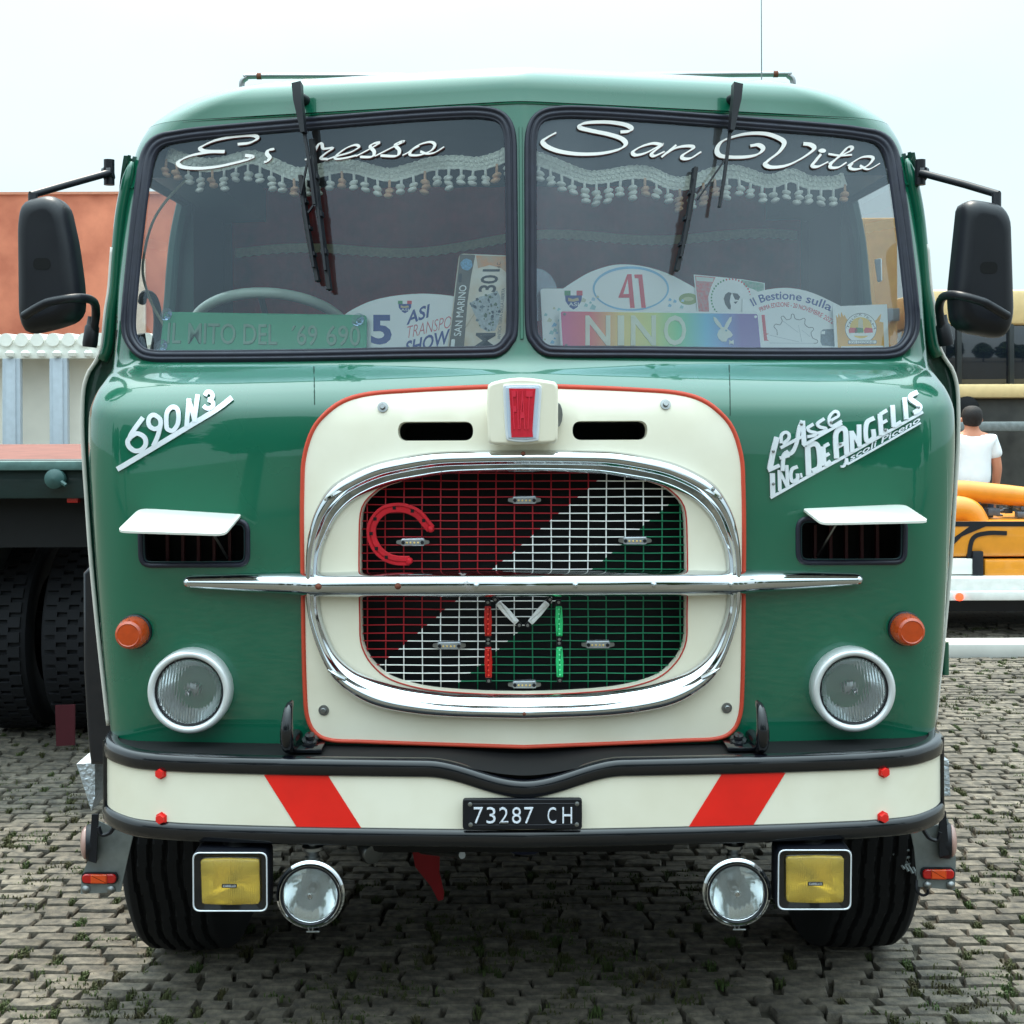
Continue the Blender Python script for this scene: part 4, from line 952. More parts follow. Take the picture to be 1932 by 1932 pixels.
# --- roof rail, aerial
def Zat(py, z): return H-(py-PY0)*z/F
RY = .95; zr = RY+D; X0 = 520*zr/F; Zr = Zat(143, zr)
rail = mk('roof_rail', tube(crom([(-X0+.02, RY, Zr-.10), (-X0, RY, Zr-.03), (-X0+.015, RY, Zr-.004), (-X0+.06, RY, Zr+.002), (-.4, RY, Zr), (.4, RY, Zr), (X0-.06, RY, Zr+.002), (X0-.015, RY, Zr-.004), (X0, RY, Zr-.03), (X0-.02, RY, Zr-.10)], 6), .0095, 10), STEEL, truck)
for s in (-1, 1):
    mk('rail_end_band', tube([(s*(X0-.065), RY, Zr+.002), (s*(X0-.05), RY, Zr+.002)], .0112, 10), RUST, rail)
    for xx in (.3, .62): mk('rail_foot', tube([(s*xx, RY, Zr), (s*xx, RY, Zr-.08)], .008, 8), STEEL, rail)
pa = aty(1437, 165, .8); mk('aerial', tube([pa, pa+Vector((0, 0, .35)), pa+Vector((.002, 0, .75))], [.002, .0014, .001], 6), GALV, truck)
# --- doors: edge strip, white bead, skin, window frame
TR = [(252, 733), (289, 741), (387, 762), (464, 771), (541, 777), (585, 784), (645, 790), (668, 797), (684, 806), (700, 817), (730, 826), (770, 828.5), (830, 828), (930, 822), (1049, 814), (1180, 802), (1293, 790), (1365, 782)]
YD = .50; zd = YD+D
tr = [Vector((hx*zd/F, 0, Zat(py, zd))) for py, hx in TR]; trs = resample(crom(tr, 6), 90, False)[3:]
def tZ(Zq):
    best = min(range(len(TT)*20), key=lambda i: abs(lev(TT[-1]*i/(len(TT)*20))[0]-Zq)); return TT[-1]*best/(len(TT)*20)
tcache = [tZ(p.z) for p in trs]
PEDGE = mat('door_edge_green', (10, 58, 46), .4, coat=.5, var=.15, scale=40, bump=.15, bscale=60)
WBEAD = mat('white_bead', (214, 210, 202), .4, var=.06)
for s in (-1, 1):
    V, Fc = [], []
    for p, t in zip(trs, tcache):
        a = S(s*1.5, min(t, TB)); V += [Vector((a.x-s*.006, a.y-.004, p.z)), Vector((a.x+s*.012, YD+.012, p.z)), Vector((s*(p.x-.010), YD+.014, p.z)), Vector((s*(p.x-.004), YD, p.z)), Vector((s*p.x, YD+.012, p.z)), Vector((s*p.x, YD+.05, p.z))]
    for i in range(len(trs)-1):
        for k in range(5): Fc.append((i*6+k, i*6+k+1, i*6+k+7, i*6+k+6))
    door = mk('door', (V, Fc), PEDGE, truck, 60)
    mk('white_bead', tube([Vector((s*(p.x-.004), YD-.002, p.z)) for p in trs[14:]], .0062, 8), WBEAD, door, 180)
    mk('gutter', tube([Vector((s*(p.x-.018), YD+.006, p.z)) for p in trs[1:32]], [.006, .012, .016]+[.018]*28, 10), GREEN, door, 180)
    low = [p for p in trs if p.z < 1.93]; V, Fc = [], []
    for p in low: V += [Vector((s*p.x, YD+.03, p.z)), Vector((s*(p.x+.004), YD+.3, p.z)), Vector((s*(p.x+.004), 1.22, p.z))]
    for i in range(len(low)-1):
        for k in range(2): Fc.append((i*3+k, i*3+k+1, i*3+k+4, i*3+k+3))
    mk('door_skin', (V, Fc), GREEN2, door, 60)
    top = [p for p in trs if p.z > 1.90]
    mk('window_frame', join(tube([Vector((s*(p.x-.02), YD+.05, p.z)) for p in top], .016, 8), tube([Vector((s*(p.x-.02), 1.20, p.z)) for p in top], .028, 8), tube([(s*(top[4].x-.02), YD+.05, 2.47), (s*(top[4].x-.03), 1.22, 2.47)], .022, 8), box(min(s*1.10, s*1.22), max(s*1.10, s*1.22), YD+.03, 1.22, 1.86, 1.905)), CABINGREEN, door)
    q = [Vector((s*1.205, YD+.05, 1.9)), Vector((s*1.205, 1.2, 1.9)), Vector((s*1.165, 1.2, 2.47)), Vector((s*1.165, YD+.05, 2.47))]
    mk_surf('door_glass', (q, [(0, 1, 2, 3)]), SIDEGLASS, door)
    mk('hinge', lathe((s*(tr[9].x+.004), YD+.10, 1.72 if s < 0 else .98), (0, 0, 1), [(.012, -.05), (.012, .05)], 10), GREEN2, door)
    mk('side_panel', join(box(min(s*1.13, s*1.19), max(s*1.13, s*1.19), 1.21, 1.76, .9, 2.66), box(min(s*.95, s*1.115), max(s*.95, s*1.115), .58, 1.7, 2.45, 2.57)), CABINGREEN, truck)
    for k_, (ya, yb, za, zb) in enumerate(((YD-.03, .62, 2.2, 2.3),)): pass
# --- door mirrors
def mirror_head(poly, s, Y):
    fr = YF(Y); o = empty('door_mirror', (0, 0, 0), truck)
    P = resample(rpoly([Vector(p) for p in poly], 22, 6), 60)
    V, Fc = [], []; n = 60; lo = [(0, -.035), (0, .01), (3, .03), (9, .045), (18, .053), (26, .056), (28.5, .056)]
    cm = sum(P, Vector((0, 0)))/60
    for d, h_ in lo: V += [fr(p.x, p.y, h_) for p in [cm+Vector(((q.x-cm.x)*(1-d/62), (q.y-cm.y)*(1-d/125))) for q in P]]
    for i in range(len(lo)-1):
        for k in range(n): Fc.append((i*n+k, i*n+(k+1) % n, (i+1)*n+(k+1) % n, (i+1)*n+k))
    Fc += [tuple(range(n))[::-1], tuple((len(lo)-1)*n+k for k in range(n))]
    mk('mirror_back', (V, Fc), BLACKP, o, 70)
    cx = sum(p.x for p in P)/60; cy = sum(p.y for p in P)/60
    mk('mirror_glass', slab(fr, inset(P, 4), -.0355, -.038), CHROME, o)
    mk('ball_slot', slab(fr, rpoly([(cx-16, cy-12), (cx+16, cy-12), (cx+16, cy+10), (cx-16, cy+10)], 10, 5), .0568, .05), DARK, o)
    return o
mo = mirror_head([(46, 380), (102, 368), (128, 388), (144, 460), (155, 540), (156, 588), (143, 607), (106, 620), (52, 632), (40, 600), (38, 420)], -1, .28)
mk('upper_arm', join(tube([aty(58, 368, .28), aty(120, 350, .36), aty(206, 326, .46)], .011, 10), tube([aty(62, 366, .275), aty(62, 395, .27)], .013, 10), lathe(aty(203, 328, .48), (1, 0, .25), [(.02, -.012), (.022, -.004), (.016, 0), (.022, .004), (.02, .016)], 14), lathe(aty(206, 330, .48)+Vector((0, 0, -.03)), (0, 0, 1), [(.016, 0), (.016, .075)], 12)), BLACKP, mo)
mk('lower_arm', tube(crom([aty(46, 596, .20), aty(75, 578, .17), aty(100, 568, .165), aty(150, 562, .20), aty(176, 569, .34), aty(181, 590, .42), aty(178, 615, .44), aty(175, 640, .45)], 5), .0125, 10), BLACKP, mo)
mk('arm_socket', join(lathe(aty(169, 655, .45), aty(176, 600, .45)-aty(169, 655, .45), [(.02, 0), (.022, .01), (.021, .06), (.017, .065), (.016, .09)], 16)), BLACKP, mo)
mo = mirror_head([(1811, 386), (1830, 377), (1884, 386), (1902, 412), (1908, 600), (1894, 640), (1855, 633), (1818, 626), (1798, 610), (1793, 561), (1797, 521)], 1, .28)
mk('upper_arm', join(tube([aty(1737, 326, .46), aty(1820, 348, .36), aty(1884, 367, .28)], .011, 10), tube([aty(1880, 364, .275), aty(1880, 398, .27)], .013, 10), lathe(aty(1741, 328, .48), (1, 0, -.25), [(.02, -.016), (.022, -.004), (.016, 0), (.022, .004), (.02, .012)], 14), lathe(aty(1736, 330, .48)+Vector((0, 0, -.03)), (0, 0, 1), [(.016, 0), (.016, .075)], 12)), BLACKP, mo)
mk('lower_arm', tube(crom([aty(1900, 596, .20), aty(1870, 578, .17), aty(1850, 568, .165), aty(1806, 557, .20), aty(1780, 560, .34), aty(1772, 580, .42), aty(1776, 610, .44), aty(1779, 635, .45)], 5), .0125, 10), BLACKP, mo)
mk('arm_socket', lathe(aty(1786, 652, .45), aty(1776, 598, .45)-aty(1786, 652, .45), [(.02, 0), (.022, .01), (.021, .06), (.017, .065), (.016, .09)], 16), BLACKP, mo)
# --- brackets, side lamps and steps beside the bumper
def sidebits(plate, refl, lamp, strip, step, s):
    fr = YF(.30); o = mk('mudguard_bracket', slab(fr, plate, .003, -.003), GALV, truck)
    x0, y0, x1, y1 = refl; w = (x1-x0)
    b = mk('reflector_lamp', slab(fr, rpoly([(x0-2, y0-2), (x1+2, y0-2), (x1+2, y1+2), (x0-2, y1+2)], 9, 4), .012, .003), BLACKP, o)
    mk('end_lens', slab(fr, rpoly([(x0, y0), (x1, y0), (x1, y1), (x0, y1)], 9, 5), .018, .010, 2), REDLENS, b)
    mk('middle_lens', slab(fr, rpoly([(x0+w*.26, y0), (x1-w*.26, y0), (x1-w*.26, y1), (x0+w*.26, y1)], 1, 2), .0205, .012, 1.5), ORANGELENS, b)
    for q in (.13, .87): mk('bolt', lathe(fr(x0+w*q+s*3, y1+14, .003), (0, -1, 0), [(.012, 0), (.012, .004), (.006, .009), (0, .01)], 12), STEEL, o)
    c = Vector(lamp); ax = (s, -.25, 0); p = aty(c.x, c.y, .30)
    sl = mk('side_lamp', lathe(p, ax, [(.05, -.03), (.05, -.006), (.047, 0)], 28), BLACKP, o); mk('lens', lathe(p, ax, [(.046, -.002), (.044, .006), (.032, .013), (.016, .016), (0, .0165)], 28), mat('pink_clear_lens', (172, 134, 124), .2, coat=.5), sl, 180)
    mk('rubber_strip', slab(YF(.26), strip, .004, -.004), BLACKP, o)
    mk('chequer_step', slab(YF(.62), step, .01, -.30), mat('chequer_aluminium', (200, 206, 212), .4, .6, var=.2, scale=70, bump=.8, bscale=90), truck)
sidebits([(211, 1560), (252, 1575), (243, 1612), (228, 1682), (152.6, 1686), (154, 1654), (177, 1596), (183, 1548)], (158, 1646, 222, 1663), (163, 1590), [(174, 1536), (186, 1536), (182, 1628), (168, 1624)], [(146, 1440), (181, 1438), (181, 1502), (174, 1528), (162, 1489)], -1)
sidebits([(1717, 1566), (1770, 1556), (1788, 1545), (1800, 1600), (1803, 1620), (1801, 1679), (1731, 1672), (1724, 1600)], (1738, 1637, 1797, 1655), (1794, 1586), [(1772, 1534), (1784, 1530), (1790, 1612), (1772, 1616)], [(1777, 1433), (1788, 1433), (1791, 1499), (1777, 1500)], 1)
# right access grid
gx = mk('step_tread', slab(YF(.5), [(1672, 1578), (1716, 1570), (1722, 1606), (1680, 1604)], .004, -.004), GALV, truck)
for i in range(4): mk('tread_bar', tube([aty(1682+i*10, 1606+i*3, .46), aty(1706+i*8, 1640+i*4, .44)], .004, 6), GALV, gx)
for i in range(3): mk('tread_bar', tube([aty(1684+i*9, 1612+i*11, .45), aty(1716+i*4, 1604+i*12, .45)], .004, 6), GALV, gx)
mk('cable_loop', tube(crom([aty(1729, 1660, .29), aty(1730, 1680, .28), aty(1740, 1689, .28), aty(1750, 1686, .28), aty(1751, 1678, .28)], 5), .004, 6), BLACKP, truck)
for s, pts in ((-1, [(186, 1560), (192, 1575), (206, 1572), (214, 1562)]), (1, [(1740, 1562), (1752, 1580), (1768, 1585), (1774, 1570)])):
    mk('cable', tube(crom([aty(x, y, .22) for x, y in pts], 5), .006, 6), BLACKP, truck)

# --- wheels
def tyre_geo(Rr, W_, grooves, seg=140):
    ws = [];
    prof = [(-W_/2+.02, Rr*.60), (-W_/2, Rr*.72), (-W_/2-.006, Rr*.82), (-W_/2, Rr*.92), (-W_/2+.012, Rr*.965), (-W_/2+.026, Rr*.985)]
    nW = 46; tread = [(-W_/2+.028+(W_-.056)*i/nW, None) for i in range(nW+1)]
    full = prof+tread+[(-w, r) for w, r in prof[::-1]]; V, Fc = [], []
    for j in range(seg):
        a = 2*pi*j/seg; tri_ = abs(((j*24/seg*1.0) % 2)-1)*2-1
        for w, r in full:
            if r is None:
                crown = Rr-.010*(2*w/W_)**2; g = 0
                for gw in grooves:
                    if abs(w-gw-.0055*tri_) < .0065: g = .014
                r = crown-g
            V.append(Vector((w, r*sin(a), r*cos(a))))
    k = len(full)
    for j in range(seg):
        for q in range(k-1): Fc.append((j*k+q, j*k+q+1, ((j+1) % seg)*k+q+1, ((j+1) % seg)*k+q))
    return V, Fc
tg = tyre_geo(.525, .29, [-.09, -.045, 0, .045, .09]); RIMM = mat('wheel_rim_paint', (150, 152, 150), .5, .3, var=.1)
tmesh = None
def wheel(x, y, s, parent, light=False):
    global tmesh
    o = empty('wheel', (x, y, .525), parent)
    if tmesh is None: t = mk('tyre', tg, TYRE, o, 30); tmesh = t.data
    else: t = bpy.data.objects.new('tyre', tmesh); COL.objects.link(t); t.parent = o
    mk('rim', lathe((0, 0, 0), (s, 0, 0), [(.325, .12), (.31, .13), (.29, .09), (.25, .02), (.16, .0), (.15, .05), (.10, .07), (0, .08)], 32, False), RIMM, o)
    return o
for s in (-1, 1):
    wheel(s*1.045, .95, s, truck)
    for q in (.78, 1.09): wheel(s*q, 5.6, s, truck)
    V, Fc = [], []
    for i in range(25):
        a = radians(12+i*6.6); yy, zz = .95-.61*cos(a), .525+.61*sin(a); 
        V += [Vector((s*.86, yy, zz)), Vector((s*1.15, yy, zz)), Vector((s*1.16, yy, zz-.03))]
    for i in range(24):
        for k in range(2): Fc.append((i*3+k, i*3+k+1, i*3+k+4, i*3+k+3))
    mk('mudguard', (V, Fc), CHASSIS, truck, 60)
    mk('wing_panel', slab(YF(.60), [(966+s*(x-966), y) for x, y in [(1752, 1060), (1772, 1080), (1771, 1260), (1764, 1380), (1758, 1440), (1700, 1440), (1700, 1060)]], .02, -.5, 6), mat('wing_navy', (14, 17, 28), .3, coat=.5), truck)
# chassis, axle, unseen load bed
mk('chassis_rail', join(box(-.47, -.39, .14, 7.4, .72, .98), box(.39, .47, .14, 7.4, .72, .98)), CHASSIS, truck)
mk('front_axle', join(box(-.92, .92, .90, 1.0, .42, .54, .02), box(-.55, -.40, .5, 1.5, .56, .64), box(.40, .55, .5, 1.5, .56, .64)), CHASSIS, truck)
mk('engine_sump', join(box(-.34, .34, .3, 1.6, .50, 1.0, .06), lathe((0, 1.9, .55), (0, 1, 0), [(.08, 0), (.08, 3)], 14)), CHASSIS, truck)
mk('cab_floor', box(-1.12, 1.12, .2, 1.75, .90, .98), CHASSIS, truck)
mk('unseen_load_bed', join(box(-1.15, 1.15, 1.95, 7.8, 1.08, 1.22, .01), box(-1.15, 1.15, 1.95, 2.02, 1.22, 1.9), box(-1.15, -1.11, 1.95, 7.8, 1.22, 1.62), box(1.11, 1.15, 1.95, 7.8, 1.22, 1.62)), GREEN2, truck)  # out of view, put in so the ground beneath falls dark
for s in (-1, 1):
    mk('added_side_tank' if s < 0 else 'added_side_box', box(min(s*.55, s*1.14), max(s*.55, s*1.14), 1.75, 4.7, .34, 1.02, .05), CHASSIS, truck)  # unseen side blocks, added to keep side light from under the truck
    mk('leaf_spring', join(*[box(s*.47-.04, s*.47+.04, .45+q*.05, 1.5-q*.05, .545-q*.012, .555-q*.012) for q in range(5)]), CHASSIS, truck)
mk('gearbox', box(-.5, .5, 1.7, 3.0, .40, .98, .05), CHASSIS, truck)
mk('radiator_guard', box(-.42, .42, .2, .24, .52, .82, .02), CHASSIS, truck)
mk('axle_pipe', join(lathe(aty(702, 1609, .6), (.5, -1, -.2), [(.03, -.05), (.036, 0), (.03, .012), (.018, .013), (0, .012)], 16)), STEEL, truck)
mk('tie_bar', tube([aty(796, 1604, .7), aty(872, 1613, .5)], .012, 8), STEEL, truck)
mk('drain_plug', lathe(aty(990, 1606, .3), (0, -.3, -1), [(.045, -.05), (.045, 0), (.03, .008), (0, .01)], 20), mat('navy_steel', (50, 56, 90), .4, .5), truck)
mk('red_mud_flap', slab(YF(.85), [(777, 1600), (830, 1596), (829, 1645), (838, 1684), (836.6, 1696), (827, 1698.5), (813.5, 1671.6), (784, 1635)], .006, -.006), mat('dull_red_rubber', (150, 16, 24), .6), truck)

# --- cabin interior
mk('rear_wall', box(-1.18, 1.18, 1.72, 1.76, .95, 2.70), CABIN, truck)
mk('headliner', box(-1.0, 1.0, .50, 1.74, 2.615, 2.63), CABIN, truck)
mk('dashboard', join(box(-1.05, 1.05, .46, .72, 1.62, 1.845, .03), box(-1.0, 1.0, .42, .6, 1.1, 1.64)), CABIN, truck)
for s in (-1, 1): mk('seat', join(box(s*.62-.27, s*.62+.27, 1.28, 1.42, 1.5, 2.02, .05), box(s*.62-.27, s*.62+.27, .95, 1.4, 1.38, 1.52, .05)), mat('seat_cloth', (46, 26, 30), .9, var=.2), truck)
c = aty(514, 640, .80); c.z = 1.985; tl = radians(28); ex = Vector((1, 0, 0)); ey = Vector((0, cos(tl), -sin(tl)))
sw = mk('steering_wheel', tube([c+(ex*cos(2*pi*k/64)+ey*sin(2*pi*k/64))*.247 for k in range(64)], .0165, 10, True), WHEELRIM, truck, 180)
for a in (.5, 2.64, 4.71): mk('spoke', tube([c-Vector((0, 0, .03)), c+(ex*cos(a)+ey*sin(a))*.245], .010, 8), CABIN, sw)
mk('column', tube([c-Vector((0, 0, .02)), c+Vector((0, -.25, -.55))], .035, 10), CABIN, sw)
mk('grab_handle', tube(crom([aty(268, 570, .62), aty(272, 556, .60), aty(288, 560, .62), aty(297, 590, .66), aty(296, 630, .68), aty(288, 668, .68), aty(274, 672, .64), aty(266, 630, .62)], 4), .013, 8), CABIN, truck)
mk('window_cable', tube(crom([aty(382, 318, .62), aty(345, 345, .60), aty(305, 390, .58), aty(284, 430, .56), aty(272, 480, .55), aty(270, 520, .55), aty(285, 570, .56), aty(310, 616, .56)], 6), .0042, 6), mat('olive_cable', (200, 204, 176), .5), truck)
mk('window_latch', slab(Frame(aty(1655, 505, .7), (-.4, -1, 0)), rpoly([(1650, 490), (1663, 487), (1664, 530), (1656, 533)], 3, 3), .008, -.008, 1.5), ALU, truck)
# rear curtain with pleats and lace edge
cur = []; Fc = []; nx = 160
def lacey(x): return 2.36+.018*sin(x*7+1)+.03*sin(x*2.2+.4)
for j, zz in enumerate((1.0, 1.6, 2.2, 2.36, 2.58)):
    for i in range(nx+1):
        x = -1.08+2.16*i/nx; cur.append(Vector((x, 1.64+.022*sin(x*46+.6*sin(x*9))*(1 if zz < 2.3 else .5), zz)))
for j in range(4):
    for i in range(nx): a = j*(nx+1)+i; Fc.append((a, a+1, a+nx+2, a+nx+1))
curtain = mk('rear_curtain', (cur, Fc), MAROON, None, 180); setp(curtain, 'dark maroon curtain with pale lace edge behind the cab seats', 'curtain')
mk('lace_edge', ribbon(lambda x, y, h_: Vector((x, 1.60-h_, y)), [(Vector((-1.06+2.12*i/120, lacey(-1.06+2.12*i/120)+.016)), Vector((-1.06+2.12*i/120, lacey(-1.06+2.12*i/120)-.016-.004*(i % 2)))) for i in range(121)], .003, 0), mat('aged_lace', (236, 236, 206), .9, var=.1, scale=90), curtain)

# --- white lettering on the glass
k1, k2, k3, k4 = zc(90, 90), zc(680, 90), zc(1240, 90), zc(1800, 90)
LET = [
  (k1, [(1555, 832), (1640, 822), (1698, 796), (1700, 772), (1640, 763), (1500, 777), (1380, 803), (1290, 842), (1266, 866), (1310, 885), (1455, 887)], 9),
  (k1, [(1450, 890), (1340, 892), (1200, 918), (1112, 956), (1096, 985), (1140, 1010), (1260, 1018), (1400, 1005), (1550, 972), (1648, 945), (1668, 928), (1612, 918)], 9),
  (k1, [(1838, 868), (1794, 878), (1782, 905), (1802, 935), (1785, 962), (1760, 970)], 8.5),
  (k2, [(205, 952), (255, 930), (310, 835), (338, 832), (350, 866), (420, 862), (362, 905), (330, 940), (382, 948)], 7),
  (k2, [(380, 948), (450, 925), (560, 893), (622, 855), (595, 838), (525, 862), (450, 918), (446, 944), (510, 940), (605, 918)], 6.5),
  (k2, [(600, 925), (700, 872), (780, 822), (735, 828), (712, 852), (742, 890), (722, 928), (632, 930)], 7.5),
  (k2, [(745, 925), (870, 862), (968, 813), (928, 819), (906, 842), (936, 880), (912, 922), (790, 920)], 7.5),
  (k2, [(960, 918), (1010, 892), (1085, 838), (1172, 815), (1210, 836), (1182, 880), (1098, 914), (1022, 914), (1032, 880), (1090, 846)], 6.5),
  (k2, [(1098, 888), (1150, 905), (1212, 895), (1282, 852)], 6),
  (k3, [(372, 742), (302, 780), (268, 812), (300, 850), (400, 888), (550, 908), (720, 903), (855, 872), (908, 832), (878, 790), (780, 756), (640, 727), (556, 703), (572, 675), (655, 662), (785, 662), (900, 680), (950, 706), (935, 730), (868, 738)], 10),
  (k3, [(1192, 838), (1120, 826), (1030, 850), (966, 890), (985, 916), (1062, 900), (1150, 855), (1192, 836), (1112, 902), (1132, 922), (1210, 888)], 8.5),
  (k3, [(1300, 838), (1185, 932)], 8.5), (k3, [(1200, 918), (1300, 860), (1395, 846), (1430, 862), (1352, 915), (1352, 942), (1410, 940), (1492, 890)], 8.5),
  (k4, [(98, 845), (160, 838), (196, 868), (150, 912), (40, 932), (-120, 925), (-160, 880), (-120, 810), (0, 765), (110, 748), (220, 752), (312, 782), (360, 822), (322, 890), (240, 955), (214, 988), (262, 1010), (372, 998), (480, 950), (570, 890), (590, 858), (560, 835), (508, 828)], 10),
  (k4, [(645, 908), (604, 958), (578, 998), (622, 1005), (700, 968)], 8.5),
  (k4, [(705, 985), (800, 920), (870, 885), (884, 858), (850, 858), (790, 920), (722, 985), (722, 1012), (780, 1010), (842, 972)], 7.5), (k4, [(702, 908), (790, 920), (884, 914)], 5.5),
  (k4, [(850, 1000), (890, 972), (955, 935), (1022, 928), (1046, 948), (1000, 1000), (920, 1026), (868, 1015), (888, 975)], 7), (k4, [(945, 998), (1010, 1026), (1100, 980)], 5.5),
]
lparts = {0: [], 1: []}; sparts = {0: [], 1: []}
for i, (zf, pts, w) in enumerate(LET):
    P = zf(pts); sd_ = 0 if P[0].x < 970 else 1; st = stroke2d(P, w*.98, 7, nib=radians(-28), kthin=.3)
    lparts[sd_].append(ribbon(skinreal, st, .0022+i*.00005, .0016)); st2 = [(a+Vector((.5, 1.3)), b+Vector((.5, 1.3))) for a, b in st]; sparts[sd_].append(ribbon(skinreal, st2, .0011+i*.00003, .0006))
p = k4([(652, 884)])[0]; lparts[1].append(slab(skinreal, ellipse(p.x, p.y, 7, 4, 14), .005, .0022))
for q, nm in ((0, 'espresso_lettering'), (1, 'san_vito_lettering')):
    o = empty('windscreen_lettering', (0, 0, 0), truck)
    for vf in lparts[q]: mk('letter_stroke', vf, DECAL, o, 30)
    for vf in sparts[q]: mk('letter_outline', vf, DECALSH, o, 30)

# --- crocheted fringe with bobbles, hanging inside each pane
def fringe(ctrl, label, seed, skip=None):
    P = resample(crom([Vector(p) for p in ctrl], 8), 140, False); r_ = random.Random(seed)
    off = -.055
    band = []
    for i, p in enumerate(P):
        t = (P[min(len(P)-1, i+1)]-P[max(0, i-1)]).normalized(); nn = Vector((-t.y, t.x)); sc = 1+.10*(i % 3 == 0)-.06*(i % 2); band.append((p-nn*12.5*sc, p+nn*13*(1+.06*(i % 4 == 1))))
    o = mk('tassel_fringe', ribbon(skinreal, band, off+.004, off), LACE, None, 30); setp(o, label, 'fringe', 'crocheted fringes hung inside the windscreen')
    # crochet scallops
    parts = []
    for i in range(2, len(P)-2, 2):
        p = P[i]
        for dy, rx, ry in ((-6.5, 4.4, 5.2), (2.5, 4.2, 5.2)):
            parts.append(tube([skinreal(p.x+rx*cos(a), p.y+dy+ry*sin(a), off+.006) for a in [2*pi*k/9 for k in range(9)]], .0016, 4, True))
    mk('crochet_loops', join(*parts), LACE, o)
    tot = sum((b-a).length for a, b in zip(P, P[1:])); n = int(tot/23.2); Q = resample(P, n+1, False)
    for i in range(n+1):
        p = Q[i]+Vector((0, 11)); a = skinreal(p.x, p.y, off+.003); b = skinreal(p.x+r_.uniform(-1, 1), p.y+15+r_.uniform(-2, 2), off+.003)
        m_ = TASSELP if r_.random() < .22 else TASSELM
        tparts = [tube([a, b], .0042, 6)]; rad = .0128
        for q in range(r_.choice((2, 2, 3))):
            cc = b+Vector((r_.uniform(-.004, .004), r_.uniform(-.004, .004), -.006-.014*q)); pr = [(rad*(1+.15*r_.random())*sin(pi*k/6), -rad*.62*cos(pi*k/6)) for k in range(7)]
            tparts.append(lathe(cc, (r_.uniform(-.5, .5), r_.uniform(-.4, .4), 1), pr, 10, False))
        mk('tassel', join(*tparts), m_, o, 180)
fringe([(296, 278), (338, 293), (375, 300), (411, 296), (460, 285), (497, 297), (541, 315), (570, 315), (623, 302), (660, 304), (720, 318), (757, 311), (806, 297), (855, 294), (891, 297), (928, 288), (950, 277)], 'cream crocheted tassel fringe behind the pane lettered Espresso', 2)
fringe([(1003, 281), (1044, 294), (1080, 309), (1117, 322), (1153, 321), (1202, 313), (1239, 316), (1276, 332), (1312, 333), (1361, 316), (1405, 313), (1464, 330), (1508, 319), (1542, 332), (1586, 333), (1610, 326)], 'cream crocheted tassel fringe behind the pane lettered San Vito', 3)
# ================================================================== CARDS AND PLATES ON THE DASHBOARD (own things)
def card(name, poly, off, m, label, cat, at=None, thick=.002, bev=0):
    cx = sum(p[0] for p in poly)/len(poly); cy = sum(p[1] for p in poly)/len(poly)
    fr = skinframe(*(at or (cx, min(cy, 650))), off); o = mk(name, slab(fr, poly, 0, -thick, bev), m); setp(o, label, cat); o['_'] = 0; del o['_']
    return o, fr
def pr(fr, name, poly, m, parent, h=.0006, h0=.0001): return mk(name, slab(fr, poly, h, h0), m, parent)
def tx(fr, s, xf, m, parent, h=.0008, bold=0, name='lettering'): return mk(name, text(fr, s, xf, h, .0002, bold), m, parent)
def bil(a, b, c, d):      # corners: bottom-left, bottom-right, top-right, top-left
    a, b, c, d = map(Vector, (a, b, c, d)); return lambda u, v: (a*(1-u)*(1-v)+b*u*(1-v)+c*u*v+d*(1-u)*v)
PAPER = mat('white_card', (248, 250, 248), .5, var=.01); NAVY = mat('navy_print', (52, 74, 146), .5, var=.03); REDP = mat('red_print', (222, 70, 86), .5); PINKR = mat('pale_red_print', (214, 120, 124), .5)
SKYB = mat('sky_blue_print', (140, 196, 232), .5); GREYP = mat('grey_print', (120, 122, 124), .5); DGREY = mat('dark_grey_print', (54, 58, 64), .5); GREENP = mat('green_print', (70, 150, 96), .5); OLIVE = mat('olive_print', (150, 168, 96), .5)
ORANGEP = mat('orange_print', (240, 178, 72), .5, var=.05); YELLOWP = mat('yellow_print', (248, 208, 96), .5)
# green embossed plate
PG = mat('mint_green_plate', (72, 172, 130), .45, var=.04); PGL = mat('plate_letter_grey', (136, 168, 148), .5)
o, fr = card('name_plate', rpoly([(309, 588), (692, 594), (691, 672), (300, 672)], 8, 4), -.022, PG, 'green embossed plate reading IL MITO DEL 69 690', 'plate', bev=3)
tx(fr, "IL MITO DEL", bil((316, 648), (523, 651), (523, 612), (318, 609)), PGL, o, .003, .004); tx(fr, "´69", bil((549, 651), (599, 652), (599, 614), (551, 613)), PGL, o, .003, .004); tx(fr, "690", bil((616, 652), (680, 653), (680, 615), (617, 614)), PGL, o, .003, .004)
for x, y in ((318.5, 596), (310, 655), (679, 606)):
    p = fr(x, y, .003); su = mk('suction_cup', lathe(p, fr.n, [(.004, 0), (.006, .006), (.014, .010), (.018, .013), (.0185, .014)], 24, False), CUPMAT, o, 180); mk('suction_knob', lathe(p, fr.n, [(.006, .002), (.005, .012), (0, .014)], 12), CUPMAT, o)
